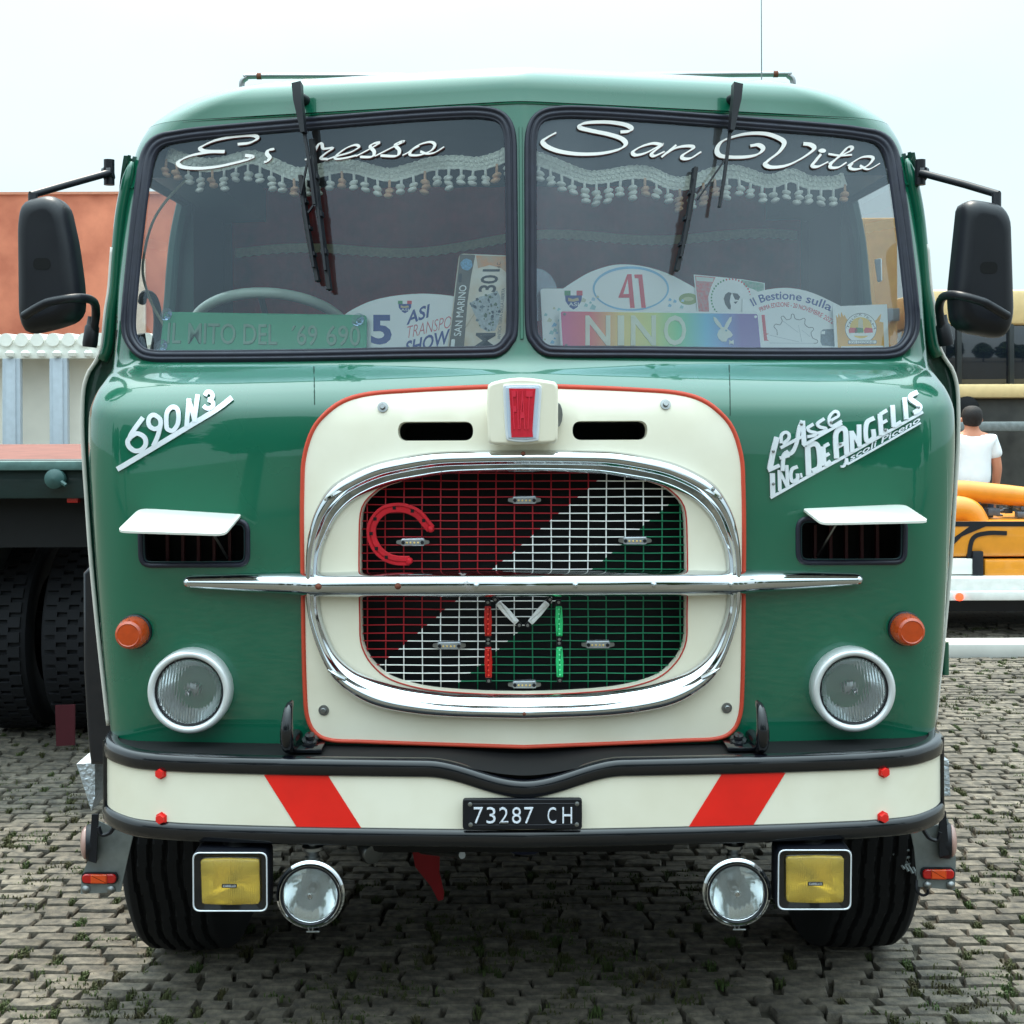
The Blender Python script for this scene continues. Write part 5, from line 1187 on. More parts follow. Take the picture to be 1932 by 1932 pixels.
# ASI transport show card
dome = crom([Vector(p) for p in [(640, 601), (665, 584), (700, 568), (745, 558), (799, 554), (850, 558), (880, 566)]], 5)
o, fr = card('rally_card', dome+[Vector((884, 672)), Vector((636, 672))], -.045, PAPER, 'white domed card with a navy 5 and ASI TRANSPORT SHOW', 'card', (760, 620))
tx(fr, '5', (700, 594, 739, 650), NAVY, o, bold=.03); sk = lambda x0, y0, x1, y1, r, h_: bil((x0, y1), (x1, y1-r), (x1+3, y1-r-h_), (x0+3, y1-h_))
tx(fr, 'ASI', sk(767, 0, 808, 614, 15, 26), NAVY, o, bold=.02); tx(fr, 'TRANSPORT', sk(766, 0, 874, 639, 27, 23), PINKR, o, bold=-.012); tx(fr, 'SHOW', sk(764, 0, 846, 672, 24, 28), NAVY, o, bold=.02)
def shield(fr, x0, y0, x1, y1, o):
    cx = (x0+x1)/2; h_ = y1-y0; w = x1-x0
    pr(fr, 'shield', [Vector((x0, y0)), Vector((x1, y0)), Vector((x1-w*.06, y0+h_*.55)), Vector((cx+w*.2, y0+h_*.88)), Vector((cx, y1)), Vector((cx-w*.2, y0+h_*.88)), Vector((x0+w*.06, y0+h_*.55))], NAVY, o, .0005)
    for i, m_ in enumerate((GREENP, PAPER, REDP)): pr(fr, 'tricolour_band', [(x0+w*i/3, y0-.5), (x0+w*(i+1)/3, y0-.5), (x0+w*(i+1)/3, y0+h_*.24), (x0+w*i/3, y0+h_*.24)], m_, o, .0008, .0003)
    pr(fr, 'shield_figure', [(cx-w*.3, y0+h_*.36), (cx-w*.05, y0+h_*.44), (cx+w*.25, y0+h_*.36), (cx+w*.3, y0+h_*.52), (cx, y0+h_*.58), (cx-w*.3, y0+h_*.55)], mat('gold_print', (206, 186, 140), .5), o, .0008, .0003)
    tx(fr, 'ASI', (cx-w*.28, y0+h_*.62, cx+w*.28, y0+h_*.82), PAPER, o, .0009)
shield(fr, 751, 568, 777, 591, o)
# San Marino plate, standing on end
o, fr = card('souvenir_plate', rpoly([(866, 478), (968, 482), (968, 672), (842, 672)], [9, 2, 2, 2], 5), -.028, mat('plate_pale', (240, 238, 230), .5, var=.04, c2=(228, 206, 178), scale=14), 'souvenir number plate reading SAN MARINO and 301 standing on end', 'plate', (905, 600), bev=2)
pr(fr, 'grey_stripe', rpoly([(868, 480), (897, 481), (889, 520), (882, 570), (874, 672), (845, 672)], 2, 2), mat('warm_grey_print', (104, 100, 94), .5), o)
pr(fr, 'rust_print', [(898, 482), (964, 484), (962, 520), (946, 506), (924, 500), (902, 506)], mat('rust_wash_print', (216, 150, 104), .5, var=.2, scale=50, c2=(226, 200, 170)), o)
rot = lambda xb, yb, xt, yt, w: bil((xb+w, yb), (xt+w, yt), (xt, yt), (xb, yb))     # letters read upwards: u from bottom to top, v to the left
tx(fr, 'SAN MARINO', rot(856, 634, 867, 538, 14), PAPER, o, .0012, .01); tx(fr, '301', rot(902, 551, 911, 508, 33), DGREY, o, .0010, .015); tx(fr, 'SM', rot(892, 680, 898, 628, 38), DGREY, o, .0010, .015)
tx(fr, 'd.C.', rot(937, 506, 938, 494, 7), DGREY, o, .0010); tx(fr, 'ANTICA TERRA DELLA LIBERTA', rot(938, 640, 947, 544, 6), GREYP, o, .0010)
rr_ = random.Random(9); castle = [(886, 572), (897, 566), (905, 560), (918, 557), (930, 552), (938, 548), (944, 560), (944, 590), (940, 610), (934, 624), (920, 626), (906, 618), (898, 598)]
pr(fr, 'castle_picture', castle, mat('castle_ground_print', (186, 194, 198), .6, var=.2, scale=120), o, .0006)
cst = [mat('castle_print', (70, 82, 96), .6), mat('castle_print_mid', (112, 126, 134), .6), mat('castle_print_green', (92, 112, 92), .6)]
for k in range(70):
    cx, cy = rr_.uniform(888, 944), rr_.uniform(550, 626)
    if not inpoly(cx, cy, castle): continue
    s_ = rr_.uniform(1.2, 4.2); pr(fr, 'castle_detail', [(cx+s_*cos(a+rr_.uniform(-.4, .4))*rr_.uniform(.6, 1.2), cy+s_*sin(a)*rr_.uniform(.6, 1.2)) for a in (0, 1.3, 2.5, 3.8, 5)], cst[k % 3], o, .0008+k*.00001)
pr(fr, 'crest', rpoly([(868, 496), (878, 487), (890, 491), (892, 503), (884, 511), (872, 508)], 4, 3), mat('crest_print', (120, 170, 206), .5, var=.3, scale=180), o, .0012)
pr(fr, 'plate_slot', rpoly([(866, 516), (872, 516), (871, 533), (865, 533)], 2.5, 3), DGREY, o, .0012); pr(fr, 'plate_slot', rpoly([(852, 640), (859, 640), (857, 658), (850, 658)], 2.5, 3), PAPER, o, .0012)
# rally plate 41
b7 = zc(1300, 630, 600/1932*.7728)
top = crom(b7([(240, 240), (330, 180), (450, 112), (600, 62), (720, 50), (880, 66), (1050, 116), (1200, 190), (1290, 242)]), 4)
o, fr = card('rally_plate', rpoly(b7([(62, 240)])+top+b7([(1400, 245), (1400, 780), (90, 780)]), [6]+[0]*len(top)+[4, 0, 0], 4), -.055, PAPER, 'white arched rally plate with red 41 in a blue oval', 'plate', (1180, 600))
c = b7([(773, 240)])[0]; O_ = ellipse(c.x, c.y, 72, 42, 60); n = 60
I_ = ellipse(c.x, c.y+.8, 68.5, 38, 60)
mk('blue_oval', ([fr(p.x, p.y, .0008) for p in O_]+[fr(p.x, p.y, .0008) for p in I_], [(i, (i+1) % n, n+(i+1) % n, n+i) for i in range(n)]), SKYB, o)
for q, pts in enumerate(([(745, 127), (778, 127), (803, 392), (768, 392)], [(675, 310), (745, 127), (757, 135), (706, 310)], [(690, 284), (776, 283), (779, 312), (676, 312)], [(800, 130), (862, 130), (890, 392), (856, 392), (832, 160), (804, 158)])):
    pr(fr, 'numeral', b7(pts), REDP, o, .0010+q*.0001)
shield(fr, 1065, 549, 1099, 584, o); e = b7([(1225, 322)])[0]; pr(fr, 'green_oval', ellipse(e.x, e.y, 18, 11, 24), OLIVE, o); pr(fr, 'oval_figure', ellipse(e.x, e.y, 10, 4, 12), mat('pale_olive', (206, 210, 160), .5), o, .0009)
rr_ = random.Random(12)
for k in range(26):
    x = rr_.uniform(1026, 1056) if k < 14 else rr_.uniform(1262, 1312) if k < 20 else rr_.uniform(1100, 1130); y = rr_.uniform(575, 655) if k < 14 else rr_.uniform(560, 580); s_ = rr_.uniform(2, 6)
    pr(fr, 'landscape_print', [(x-s_, y+s_*.5), (x-s_*.2, y-s_), (x+s_, y-s_*.2), (x+s_*.6, y+s_*.8)], rr_.choice((SKYB, mat('pale_teal_print', (170, 212, 214), .5), mat('pale_sand_print', (214, 214, 190), .5), mat('pale_blue_print', (186, 216, 236), .5))), o, .0005+k*.00002)
# rainbow NINO plate
def rainbow():
    m = bpy.data.materials.new('rainbow_print'); m.use_nodes = True; t = m.node_tree; n = t.nodes; b = n['Principled BSDF']; k = t.links.new
    tcn = n.new('ShaderNodeTexCoord'); sp = n.new('ShaderNodeSeparateXYZ'); mr = n.new('ShaderNodeMapRange'); r = n.new('ShaderNodeValToRGB')
    mr.inputs['From Min'].default_value = aty(1056, 620, .2).x; mr.inputs['From Max'].default_value = aty(1438, 620, .27).x
    cols = [(0, (226, 96, 150)), (.14, (236, 92, 100)), (.30, (240, 214, 120)), (.46, (214, 224, 130)), (.58, (120, 214, 150)), (.72, (100, 196, 226)), (.80, (110, 160, 214)), (.90, (130, 100, 176)), (1, (124, 96, 170))]
    el = r.color_ramp.elements; el[0].position = 0; el[0].color = (*lin(cols[0][1]), 1); el[1].position = 1; el[1].color = (*lin(cols[-1][1]), 1)
    for p, c_ in cols[1:-1]: e = el.new(p); e.color = (*lin(c_), 1)
    k(tcn.outputs['Object'], sp.inputs[0]); k(sp.outputs['X'], mr.inputs['Value']); k(mr.outputs[0], r.inputs['Fac']); k(r.outputs['Color'], b.inputs['Base Color']); b.inputs['Roughness'].default_value = .4
    return m
NP = rpoly([(1054, 584), (1432, 589), (1441, 672), (1059, 672)], 5, 4)
o, fr = card('name_plate', NP, -.022, PAPER, 'rainbow coloured plate reading NINO with a rabbit head', 'plate', (1245, 630), bev=2)
pr(fr, 'rainbow_field', rpoly([(1058, 587.5), (1429, 592.5), (1437, 676), (1063, 676)], 4, 4), rainbow(), o)
CRL = mat('cream_letter', (232, 234, 218), .5)
for ch, x0, x1, b_ in (('N', 1104, 1151, .0), ('I', 1165, 1177, 0), ('N', 1190, 1237, 0), ('O', 1252, 1294, 0)): tx(fr, ch, (x0, 595.5, x1, 652), CRL, o, .003, .012 if ch != 'I' else 0)
rab = b7([(1420, 462), (1440, 470), (1475, 515), (1490, 545), (1505, 545), (1520, 510), (1548, 468), (1564, 462), (1562, 495), (1535, 545), (1528, 558), (1556, 580), (1572, 605), (1560, 622), (1534, 632), (1520, 658), (1490, 658), (1462, 636), (1450, 605), (1462, 570), (1478, 556), (1445, 525), (1424, 490)])
pr(fr, 'rabbit_head', rab, CRL, o, .0025); e = b7([(1520, 572)])[0]; pr(fr, 'eye', ellipse(e.x, e.y, 2.2, 1.8, 12), mat('blue_grey_print', (140, 176, 190), .5), o, .003); pr(fr, 'bow_tie', b7([(1545, 645), (1560, 655), (1578, 645), (1580, 680), (1560, 672), (1545, 680)]), CRL, o, .0025)
for x, y in ((1065, 593), (1068, 652), (1425, 598)): pr(fr, 'plate_screw', ellipse(x, y, 2.6, 2.6, 12), GREYP if x < 1100 else PAPER, o, .003)
# red, white and green poster with a round emblem
o, fr = card('poster', [(1309, 518), (1352, 522), (1400, 527), (1443, 534), (1443, 610), (1318, 610)], -.048, PAPER, 'small red white and green poster with a dark round emblem', 'poster', (1380, 580))
RW = mat('worn_red_print', (206, 96, 100), .6, var=.25, scale=120, c2=(226, 190, 188)); GW = mat('worn_green_print', (96, 150, 124), .6, var=.3, scale=120, c2=(206, 222, 214))
pr(fr, 'red_field', [(1311, 520), (1350, 523), (1342, 540), (1336, 560), (1338, 590), (1345, 608), (1320, 608)], RW, o); pr(fr, 'green_field', [(1398, 528), (1441, 535), (1441, 556), (1422, 546), (1405, 540)], GW, o)
pr(fr, 'title_strip', [(1313, 522), (1346, 525), (1345, 532), (1314, 530)], mat('pale_strip', (216, 226, 218), .5), o, .0009)
q = b7([(1540, 268), (1515, 285), (1503, 320), (1515, 365), (1540, 400), (1556, 405), (1560, 380), (1550, 340), (1556, 300), (1566, 275)]); pr(fr, 'emblem', q, DGREY, o, .0009); pr(fr, 'emblem', b7([(1572, 275), (1610, 280), (1632, 305), (1620, 330), (1592, 325), (1580, 300)]), DGREY, o, .0009); pr(fr, 'emblem', b7([(1580, 345), (1614, 340), (1596, 362)]), DGREY, o, .0009)
e = b7([(1560, 320)])[0]
for k in range(26):
    a = 2.4+k*.16; c1 = Vector((e.x+37*cos(a), e.y+37*sin(a))); pr(fr, 'ring_print', [c1+Vector((-1.4, -1.6)), c1+Vector((1.2, -1.8)), c1+Vector((1.5, 1.4)), c1+Vector((-1.1, 1.7))], REDP if k > 12 else GREENP, o, .0008)
# Il Bestione card
b6 = zc(1800, 690, 400/1932*.7728)
top = crom(b6([(60, 185), (130, 150), (300, 92), (540, 62), (760, 84), (960, 150), (1230, 280)]), 5)
o, fr = card('rally_card', top+[Vector((1590, 672)), Vector((1400, 672))], -.040, PAPER, 'white domed card reading Il Bestione sulla in blue', 'card', (1500, 620))
def arc(P0, P1, P2, h_):
    P0, P1, P2 = map(Vector, (P0, P1, P2)); C1 = P1*2-(P0+P2)/2
    def f(u, v):
        p = P0*(1-u)**2+C1*2*u*(1-u)+P2*u*u; t = ((C1-P0)*(1-u)+(P2-C1)*u).normalized(); nn = Vector((t.y, -t.x)); return p+nn*(v*h_)
    return f
A = b6([(190, 282), (590, 200), (1095, 340)]); tx(fr, 'Il Bestione sulla', arc(A[0], A[1], A[2], 15.5), NAVY, o, .0009, .012)
A = b6([(275, 345), (660, 295), (1120, 490)]); tx(fr, 'PRIMA EDIZIONE - 20 NOVEMBRE 2022', arc(A[0], A[1], A[2], 8.5), REDP, o, .0009)
gear = b6([(470, 620), (465, 560), (430, 520), (455, 488), (500, 500), (530, 450), (515, 410), (545, 395), (580, 438), (630, 425), (638, 375), (668, 378), (680, 425), (740, 440), (775, 420), (800, 432), (795, 490), (840, 530), (885, 528), (900, 555), (868, 590), (890, 655), (945, 680), (940, 712), (900, 715)])
mk('gear_outline', ribbon(fr, stroke2d(gear, 1.1, 2), .0009, .0002), GREYP, o)
for a, b in (((380, 620), (730, 700)), ((540, 455), (720, 590)), ((380, 712), (900, 716)), ((720, 500), (760, 700)), ((760, 560), (860, 640))): mk('sketch_line', ribbon(fr, stroke2d(b6([a, b]), .7, 2), .0008, .0002), mat('pale_grey_print', (196, 204, 206), .5), o)
pr(fr, 'red_bar', b6([(285, 382), (322, 380), (345, 600), (372, 602), (345, 616), (352, 668), (370, 685), (316, 686)]), REDP, o)
pr(fr, 'vehicle_print', b6([(985, 575), (1010, 552), (1150, 545), (1150, 748), (1000, 742), (980, 700)]), mat('slate_print', (92, 110, 122), .5, var=.3, scale=120), o, .0009); pr(fr, 'vehicle_print', b6([(990, 575), (1035, 572), (1030, 610), (990, 608)]), PAPER, o, .0012)
# card with orange flames
o, fr = card('event_card', [(1571, 578), (1673.4, 574), (1678, 672), (1576, 672)], -.024, PAPER, 'white card with orange flames around a round emblem', 'card', (1624, 620))
fl = b6([(1165, 380), (1185, 420), (1195, 360), (1215, 415), (1225, 345), (1250, 400), (1262, 380), (1290, 430), (1330, 470), (1560, 470), (1640, 440), (1660, 410), (1695, 365), (1690, 420), (1675, 460), (1722, 470), (1735, 860), (1190, 860)])
pr(fr, 'flames', fl, ORANGEP, o, .0006); e = b6([(1455, 540)])[0]; pr(fr, 'round_emblem', ellipse(e.x, e.y, 30, 29, 40), GREYP, o, .0008); pr(fr, 'round_emblem', ellipse(e.x, e.y, 29, 28, 40), PAPER, o, .0010); pr(fr, 'sunset_disc', ellipse(e.x, e.y-1, 21, 20, 32), YELLOWP, o, .0012)
pr(fr, 'ground_strip', [(e.x-22, e.y+6), (e.x+22, e.y+6), (e.x+18, e.y+14), (e.x-18, e.y+14)], PAPER, o, .0014); pr(fr, 'tower', b6([(1425, 450), (1450, 415), (1478, 450), (1485, 600), (1420, 600)]), mat('pale_stone_print', (226, 218, 190), .5), o, .0016)
for x0, m_ in ((1310, REDP), (1380, GREENP), (1490, REDP)): pr(fr, 'lorry_print', b6([(x0, 560), (x0+20, 530), (x0+100, 540), (x0+105, 590), (x0+5, 596)]), m_, o, .0018)
A = b6([(1312, 560), (1455, 372), (1600, 560)]); tx(fr, 'TRUCK TEAM', arc(Vector((e.x-25, e.y+2)), Vector((e.x, e.y-24)), Vector((e.x+25, e.y+2)), 4), GREYP, o, .0014)
pr(fr, 'banner', rpoly(b6([(1302, 680), (1640, 678), (1640, 724), (1305, 726)]), 2, 2), GREYP, o, .0014); pr(fr, 'banner', rpoly(b6([(1308, 686), (1634, 684), (1634, 718), (1310, 720)]), 2, 2), PAPER, o, .0017); tx(fr, 'XVI EDIZIONE', (1603, 643.5, 1648, 648.5), GREYP, o, .0020)
pr(fr, 'lower_panel', b6([(1225, 752), (1722, 745), (1725, 860), (1228, 860)]), PAPER, o, .0012)
# hanging disc sticker at the pane corner
o, fr = card('round_sticker', ellipse(1010, 556, 42, 50, 40), -.075, CUPMAT, 'translucent round disc leaning behind the arched rally plate', 'disc', (1030, 560))

# ================================================================== NEIGHBOURING FLATBED (left)
fb = empty('flatbed_trailer', (-2.9, 3.3, 0)); setp(fb, 'dark green flatbed trailer with bare rust-brown floor and lugged tyres', 'trailer')
FO = Vector((-2.9, 3.3, 0))
def sh(vf, o=FO): return [Vector(p)-o for p in vf[0]], vf[1]
FG = mat('flatbed_green', (14, 42, 42), .45, coat=.3, var=.15); FLOOR = mat('rust_brown_floor', (118, 72, 62), .85, var=.15, scale=7, bump=.3, bscale=20)
xr, xl = -1.78, -4.3
mk('bed_floor', sh(box(xl, xr, 3.12, 5.75, 1.42, 1.476)), FLOOR, fb)
mk('bed_sill', sh(join(box(xl, xr+.02, 3.02, 3.12, 1.469, 1.489, .006), box(xl, xr+.02, 3.05, 3.13, 1.30, 1.464, .01))), FG, fb)
mk('bed_edge', sh(box(xl, xr+.02, 3.0, 3.03, 1.439, 1.484, .008)), mat('worn_edge_green', (88, 118, 114), .5, var=.2, scale=20), fb)
p = aty(106, 903, 3.02); mk('rope_hook', sh(join(lathe(p, (0, -1, 0), [(.05, 0), (.048, .03), (.03, .045), (0, .05)], 16), tube([p+Vector((.03, -.03, -.01)), p+Vector((.06, -.04, -.03))], .01, 6))), mat('hook_green', (62, 94, 92), .45), fb)
p = aty(140, 935, 3.1); mk('marker_lamp', sh(join(box(p.x-.028, p.x+.028, p.y-.03, p.y+.02, p.z-.034, p.z+.034, .006), tube([p+Vector((0, 0, .03)), p+Vector((0, 0, .07))], .006, 6))), REDLENS, fb)
mk('chassis', sh(join(box(-3.4, -3.3, 3.3, 5.7, .9, 1.15), box(-2.75, -2.65, 3.3, 5.7, .9, 1.15), box(xl+.1, xr-.1, 3.2, 3.3, 1.05, 1.32))), CHASSIS, fb)
LUG = mat('dark_tyre', (15, 16, 22), .8, var=.2)
def lugtyre(x, y, W_, Rr):
    parts = [lathe((x-W_/2, y, Rr), (1, 0, 0), [(Rr*.58, .03), (Rr*.85, 0), (Rr*.955, .012), (Rr*.975, .03), (Rr*.975, W_-.03), (Rr*.955, W_-.012), (Rr*.85, W_), (Rr*.58, W_-.03)], 60, False)]
    for k in range(44):
        a = 2*pi*k/44
        for q in range(4):
            aa = a+(q % 2)*pi/44; xx = x-W_/2+.035+(W_-.07)*(q+.5)/4; c_ = Vector((xx, y+sin(aa)*Rr*.985, Rr+cos(aa)*Rr*.985)); vf = box(-W_*.105, W_*.105, -.026, .026, -.012, .012); M_ = Matrix.Rotation(-aa, 3, 'X'); parts.append(([c_+M_ @ v for v in vf[0]], vf[1]))
    return join(*parts)
for xx in (-2.28, -2.64, -3.6, -3.95):
    mk('tyre', sh(lugtyre(xx, 3.95, .30, .53)), LUG, fb)
mk('axle', sh(lathe((-4, 3.95, .53), (1, 0, 0), [(.09, 0), (.09, 1.9)], 14)), CHASSIS, fb)
mk('mud_flap', sh(slab(YF(3.36), [(104, 1331), (141, 1330), (141, 1406), (106, 1408)], 0, -.012)), mat('dark_red_flap', (72, 16, 26), .8), fb)
mk('hub', sh(lathe((-2.83, 3.95, .53), (-1, -.2, 0), [(.30, -.02), (.30, .02), (.2, .03), (.12, .08), (0, .09)], 24)), RIMM, fb)

# ================================================================== BUILDINGS (left)
SAL = mat('salmon_plaster', (208, 130, 102), .92, var=.09, scale=1.1, c2=(176, 100, 78), bump=.2, bscale=8)
bo = Vector((-14, 27, 0)); bd = empty('salmon_building', bo); setp(bd, 'tall windowless salmon plastered building behind the white shed', 'building')
top = aty(150, 367, 24).z
mk('wall', sh(box(-27, -6.2, 24, 32, -.02, top), bo), SAL, bd); mk('parapet_cap', sh(box(-27.05, -6.15, 23.95, 32.05, top, top+.05), bo), mat('coping', (190, 128, 104), .8), bd)
mk('pilaster', sh(box(-7.55, -7.2, 23.93, 24.02, -.02, top-1.3), bo), mat('pale_plaster', (214, 196, 182), .9), bd)
stn = mat('plaster_stain', (148, 84, 66), .95, var=.3, scale=5)
for cx, cy, rx, ry in ((113, 0, 0, 0),): pass
so_ = Vector((-8, 15, 0)); shd = empty('white_shed', so_); setp(shd, 'low white shed with a scalloped roof edge and grey posts', 'shed')
SY = 14.0; zt, zb_ = aty(130, 632, SY).z, aty(130, 676, SY).z
mk('wall', sh(box(-16, -2.9, SY+.4, SY+4, -.02, zb_), so_), mat('cream_shed_wall', (246, 240, 228), .8, var=.06, scale=2), shd)
mk('roof_slab', sh(join(box(-16, -2.8, SY+.02, SY+4.2, zb_, zt-.05)), so_), WHITEP, shd)
x = -7.2
while x < -3.0:
    mk('roof_tile', sh(lathe((x, SY-.02, zt-.06), (0, 1, 0), [(.085, 0), (.085, 1.2)], 12), so_), WHITEP, shd)
    mk('string_lamp', sh(lathe((x+.06, SY-.04, zb_+.10), (0, 0, -1), [(.03, 0), (.062, .03), (.05, .075), (0, .09)], 12), so_), WHITEP, shd); x += .20
for px in (109, 20, -110):
    a = aty(px-16, 750, SY).x; b = aty(px+18, 750, SY).x; mk('post', sh(join(box(a, b, SY, SY+.1, -.02, zb_, .01), box(a+.05, b-.05, SY-.03, SY+.02, -.02, zb_, .01)), so_), mat('grey_post', (176, 186, 196), .5, var=.05), shd)

# ================================================================== RIGHT BACKGROUND
kerb = mk('kerb', box(2.0, 30, 5.78, 6.02, GZ, .09, .015), mat('pale_kerb_stone', (206, 204, 198), .8, var=.08, scale=4)); setp(kerb, 'pale stone kerb edging the paved yard', kind='structure')
YEL = mat('machine_yellow', (222, 142, 34), .4, coat=.4, var=.06); BLK = mat('machine_black', (18, 20, 28), .5, var=.1)
to = Vector((4, 7.2, 0)); tl_ = empty('trailer', to); setp(tl_, 'low trailer with white side rail and a lit red marker lamp', 'trailer')
Y1 = 6.5
def bxp(x0, y0, x1, y1, Y, dep, bev=.01):
    a, b = aty(x0, y1, Y), aty(x1, y0, Y); return box(a.x, b.x, Y, Y+dep, a.z, b.z, bev)
mk('side_rail', sh(join(bxp(1690, 1115, 2140, 1134, Y1, .08, .008), bxp(1690, 1090, 2140, 1116, Y1+.05, 1.7, .004)), to), mat('white_rail', (226, 226, 222), .45), tl_)
ml = mk('marker_lamp', sh(lathe(aty(1810, 1126, Y1), (0, -1, 0), [(.03, 0), (.028, .012), (0, .02)], 16), to), mat('lit_red_lamp', (230, 40, 30), .3, emit=((255, 60, 30), 3.0)), tl_)
for xx in (3.15, 4.7): mk('trailer_wheel', sh(lathe((xx, 7.5, .28), (0, 1, 0), [(.14, 0), (.26, 0), (.28, .03), (.28, .16), (.26, .19), (0, .19)], 28), to), TYRE, tl_)
mk('underframe', sh(box(2.4, 5.0, 6.75, 8.1, .16, .30), to), BLK, tl_)
lo_ = Vector((4, 7.3, .45)); ldr = empty('compact_loader', lo_); setp(ldr, 'yellow and black compact loader standing on the low trailer', 'loader')
mk('body', sh(bxp(1700, 985, 2080, 1052, 6.72, 1.0, .03), lo_), YEL, ldr); mk('base', sh(bxp(1700, 1050, 2080, 1116, 6.8, .9, .01), lo_), BLK, ldr)
mk('white_panel', sh(bxp(1780, 1054, 1835, 1084, 6.70, .06, .006), lo_), WHITEP, ldr)
mk('black_stripe', sh(slab(YF(6.715), [(1740, 984), (2082, 984), (2082, 993), (1740, 993)], 0, -.02), lo_), BLK, ldr)
mk('black_stripe', sh(slab(YF(6.714), [(1795, 1018), (1830, 993), (1860, 993), (1815, 1012), (1795, 1032)], 0, -.02), lo_), BLK, ldr)
mk('black_stripe', sh(ribbon(YF(6.712), stroke2d([Vector(p) for p in [(1828, 1052), (1836, 1016), (1862, 1006), (1900, 1006)]], 8, 5), 0, -.02), lo_), BLK, ldr)
mk('fender', sh(tube(crom([aty(1760, 972, 6.95), aty(1800, 962, 6.95), aty(1826, 968, 6.95), aty(1840, 990, 6.95)], 4), .11, 12), lo_), YEL, ldr)
mk('boom', sh(tube([aty(1740, 925, 7.1), aty(1820, 927, 7.1), aty(1900, 934, 7.1), aty(2000, 945, 7.1)], [.085, .085, .08, .075], 14), lo_), YEL, ldr)
rr_ = random.Random(8); parts = []
for k in range(60):
    p = aty(rr_.uniform(1740, 1990), rr_.uniform(946, 984), 7.05+rr_.uniform(0, .25)); s_ = rr_.uniform(.015, .05); parts.append(box(p.x-s_, p.x+s_, p.y-s_, p.y+s_, p.z-s_*.6, p.z+s_*.6, .006))
mk('machinery', sh(join(*parts), lo_), mat('grey_machinery', (92, 100, 110), .5, .3, var=.35, scale=9), ldr)
mk('leg_post', sh(bxp(1836, 1040, 1856, 1116, 6.69, .08, .01), lo_), BLK, ldr); mk('side_box', sh(bxp(1858, 1055, 2000, 1110, 6.70, .1, .02), lo_), YEL, ldr)
# old yellow truck behind
oo = Vector((5, 13, 0)); ot = empty('yellow_truck', oo); setp(ot, 'old pale yellow truck with dark cab windows and tall ochre body', 'truck')
PY_ = mat('pale_yellow_paint', (226, 196, 142), .5, var=.06); OC = mat('ochre_body', (214, 162, 92), .6, var=.08)
YO = 10.4
mk('cab_roof', sh(bxp(1752, 545, 2030, 614, YO, 1.6, .06), oo), PY_, ot); mk('windscreen', sh(bxp(1756, 612, 2024, 726, YO+.05, 1.4, .02), oo), mat('dark_glass', (22, 28, 38), .08, coat=1, var=.1), ot)
for px in (1776, 1806, 1905): mk('pillar', sh(bxp(px, 612, px+9, 728, YO, .1, .01), oo), mat('dark_pillar', (40, 44, 46), .5), ot)
mk('bonnet', sh(bxp(1750, 724, 2030, 752, YO-.15, 1.6, .04), oo), PY_, ot); mk('lower_body', sh(join(bxp(1750, 750, 2030, 1120, YO-.05, 1.4, .03)), oo), mat('grimy_machinery', (60, 58, 54), .6, var=.4, scale=5), ot)
mk('headlamp', sh(lathe(aty(1822, 770, YO-.1), (0, -1, 0), [(.12, 0), (.12, .05), (.08, .07), (0, .08)], 20), oo), TYRE, ot); mk('bumper', sh(bxp(1760, 795, 2030, 815, YO-.4, .12, .02), oo), GALV, ot)  # the round disc is a dark wheel-like shape rather than a lamp
mk('ochre_box', sh(box(2.6, 4.02, 10.6, 15, .6, 3.62, .03), oo), OC, ot); mk('box_door', sh(box(2.8, 3.62, 10.57, 10.61, 1.0, 3.3, .01), oo), mat('ochre_door', (222, 164, 88), .6), ot); mk('box_bar', sh(box(2.6, 4.02, 10.54, 10.60, 2.55, 2.68, .01), oo), mat('steel_blue_bar', (110, 116, 118), .5), ot)
# person with their back to us
Y = 8.95; px0 = aty(1834, 800, Y).x
pe = empty('person', (px0, Y, 0)); setp(pe, 'person in a white T-shirt seen from behind beside the yellow loader', 'person')
SKIN = mat('skin', (196, 132, 104), .6, var=.05); HAIR = mat('dark_hair', (22, 16, 16), .7, var=.3, scale=60, bump=.5, bscale=120); SHIRT = mat('white_tshirt', (232, 236, 240), .85, var=.03, bump=.35, bscale=9); TROU = mat('navy_trousers', (34, 40, 58), .9)
def skinned(name, verts, edges, rads, m, parent, sub=2, root=0):
    me = bpy.data.meshes.new(name); me.from_pydata(verts, edges, []); o = bpy.data.objects.new(name, me); COL.objects.link(o); o.parent = parent
    md = o.modifiers.new('skin', 'SKIN'); md.use_smooth_shade = True
    for i, r in enumerate(rads): me.skin_vertices[0].data[i].radius = r if isinstance(r, tuple) else (r, r)
    me.skin_vertices[0].data[root].use_root = True
    sb = o.modifiers.new('sub', 'SUBSURF'); sb.levels = sub; sb.render_levels = sub; me.materials.append(m); return o
bv = [(0, 0, .92), (0, .0, 1.12), (0, .0, 1.30), (0, .01, 1.40), (0, .0, 1.46), (0, .02, 1.55), (0, .02, 1.62)]
be = [(i, i+1) for i in range(6)]; br_ = [(.15, .11), (.13, .10), (.16, .11), (.11, .09), (.055, .06), (.075, .09), (.065, .08)]
def limb(pts, rs, at):
    b = len(bv); bv.extend(pts); br_.extend(rs); be.append((at, b)); be.extend((b+i, b+i+1) for i in range(len(pts)-1)); return b+len(pts)-1
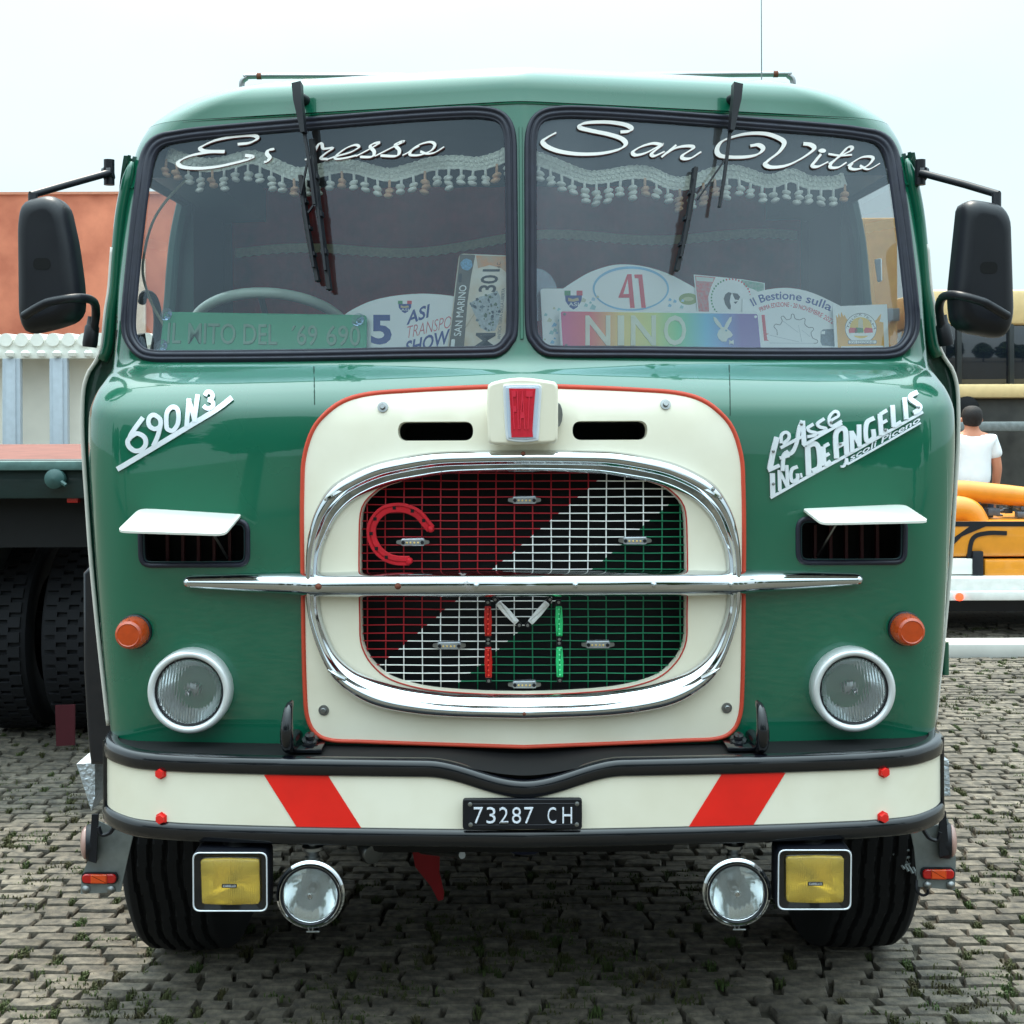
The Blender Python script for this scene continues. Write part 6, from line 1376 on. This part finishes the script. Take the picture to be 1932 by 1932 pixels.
for s in (-1, 1):
    w = limb([(s*.18, 0, 1.37), (s*.235, .01, 1.12), (s*.24, .09, .90)], [(.055, .055), (.045, .045), (.032, .032)], 3)
    pal = limb([(s*.24, .12, .83)], [(.035, .018)], w)
    for q, (dx, ln) in enumerate(((-.022, .065), (-.008, .075), (.007, .072), (.020, .058))): limb([(s*.24+dx, .14, .80), (s*.24+dx, .15, .80-ln)], [(.009, .009), (.007, .007)], pal)
    limb([(s*.24-s*.035, .13, .83), (s*.24-s*.045, .145, .79)], [(.010, .010), (.008, .008)], w)
    limb([(s*.095, 0, .86), (s*.10, .01, .49), (s*.10, -.01, .09), (s*.105, .10, .035)], [(.085, .09), (.058, .062), (.042, .045), (.04, .03)], 0)
limb([(0, .115, 1.56)], [(.012, .014)], 5)
skinned('body', bv, be, br_, SKIN, pe)
skinned('t_shirt', [(0, 0, .90), (0, 0, 1.12), (0, 0, 1.30), (0, .005, 1.395), (.17, 0, 1.375), (.225, .01, 1.20), (-.17, 0, 1.375), (-.225, .01, 1.20), (0, .005, 1.43)], [(0, 1), (1, 2), (2, 3), (3, 4), (4, 5), (3, 6), (6, 7), (3, 8)], [(.19, .145), (.175, .13), (.19, .135), (.13, .105), (.075, .075), (.072, .072), (.075, .075), (.072, .072), (.075, .075)], SHIRT, pe)
skinned('trousers', [(0, 0, .93), (.10, 0, .85), (.105, .01, .48), (.105, -.01, .10), (-.10, 0, .85), (-.105, .01, .48), (-.105, -.01, .10)], [(0, 1), (1, 2), (2, 3), (0, 4), (4, 5), (5, 6)], [(.16, .12), (.10, .105), (.075, .08), (.062, .065), (.10, .105), (.075, .08), (.062, .065)], TROU, pe)
hv, hf = lathe((0, .01, 1.50), (0, 0, 1), [(.05, .0), (.078, .02), (.094, .06), (.098, .10), (.088, .145), (.06, .175), (.03, .187), (0, .19)], 24)
mk('hair', ([Vector((v.x*.93+random.uniform(-.003, .003), .0+(v.y)*1.12-.015, v.z)) for v in hv], hf), HAIR, pe, 180)
for s in (-1, 1):
    ev = lathe((s*.088, .02, 1.56), (s, 0, 0), [(.012, -.01), (.022, .0), (.018, .012), (0, .014)], 12); mk('ear', ev, SKIN, pe, 180)
    mk('shoe', box(s*.105-.05, s*.105+.05, -.09, .18, 0.0, .085, .03), BLK, pe)
# second bystander farther on, only the hair and shoulders clear the machine
# ================================================================== TREES ACROSS THE YARD (behind the photographer; they show in the paint and chrome)
LEAF = mat('tree_foliage', (58, 84, 40), .7, var=.35, scale=1.2); BARK = mat('tree_bark', (74, 60, 48), .9, var=.2)
rt = random.Random(21)
for i in range(13):
    x = -27+i*4.4+rt.uniform(-.8, .8); y = -20+rt.uniform(-2, 1.5)-abs(i-6)*.1; hgt = rt.uniform(7, 9) if i % 4 else 10.5; wid = rt.uniform(2.8, 3.6) if i % 4 else 1.3
    t = empty('yard_tree', (x, y, GZ)); setp(t, 'slim dark cypress across the yard' if i % 4 == 0 else 'broad leafy tree across the yard', 'tree', 'trees across the yard')
    mk('trunk', tube([(0, 0, 0), (.05, 0, hgt*.35), (0, .05, hgt*.7)], [.2, .15, .06], 8), BARK, t)
    V, Fc = [], []
    for k in range(3000):
        a = rt.uniform(0, 2*pi); zz = rt.random(); rmax = wid*sin(pi*min(1, .12+zz*.88))**.6*(.75+.35*mno.noise(Vector((cos(a)*1.3+i*9, sin(a)*1.3, zz*4)))); r_ = rmax*sqrt(rt.uniform(.35, 1)); c_ = Vector((r_*cos(a), r_*sin(a), hgt*(.2+.8*zz))); u = Vector((rt.gauss(0, 1), rt.gauss(0, 1), rt.gauss(0, 1))).normalized()*.34; v = u.orthogonal().normalized()*.26; b = len(V); V += [c_-u, c_+v, c_+u, c_-v]; Fc.append((b, b+1, b+2, b+3))
    me = bpy.data.meshes.new('crown'); me.from_pydata([tuple(p) for p in V], [], Fc); me.update(); me.materials.append(LEAF); o = bpy.data.objects.new('crown', me); COL.objects.link(o); o.parent = t
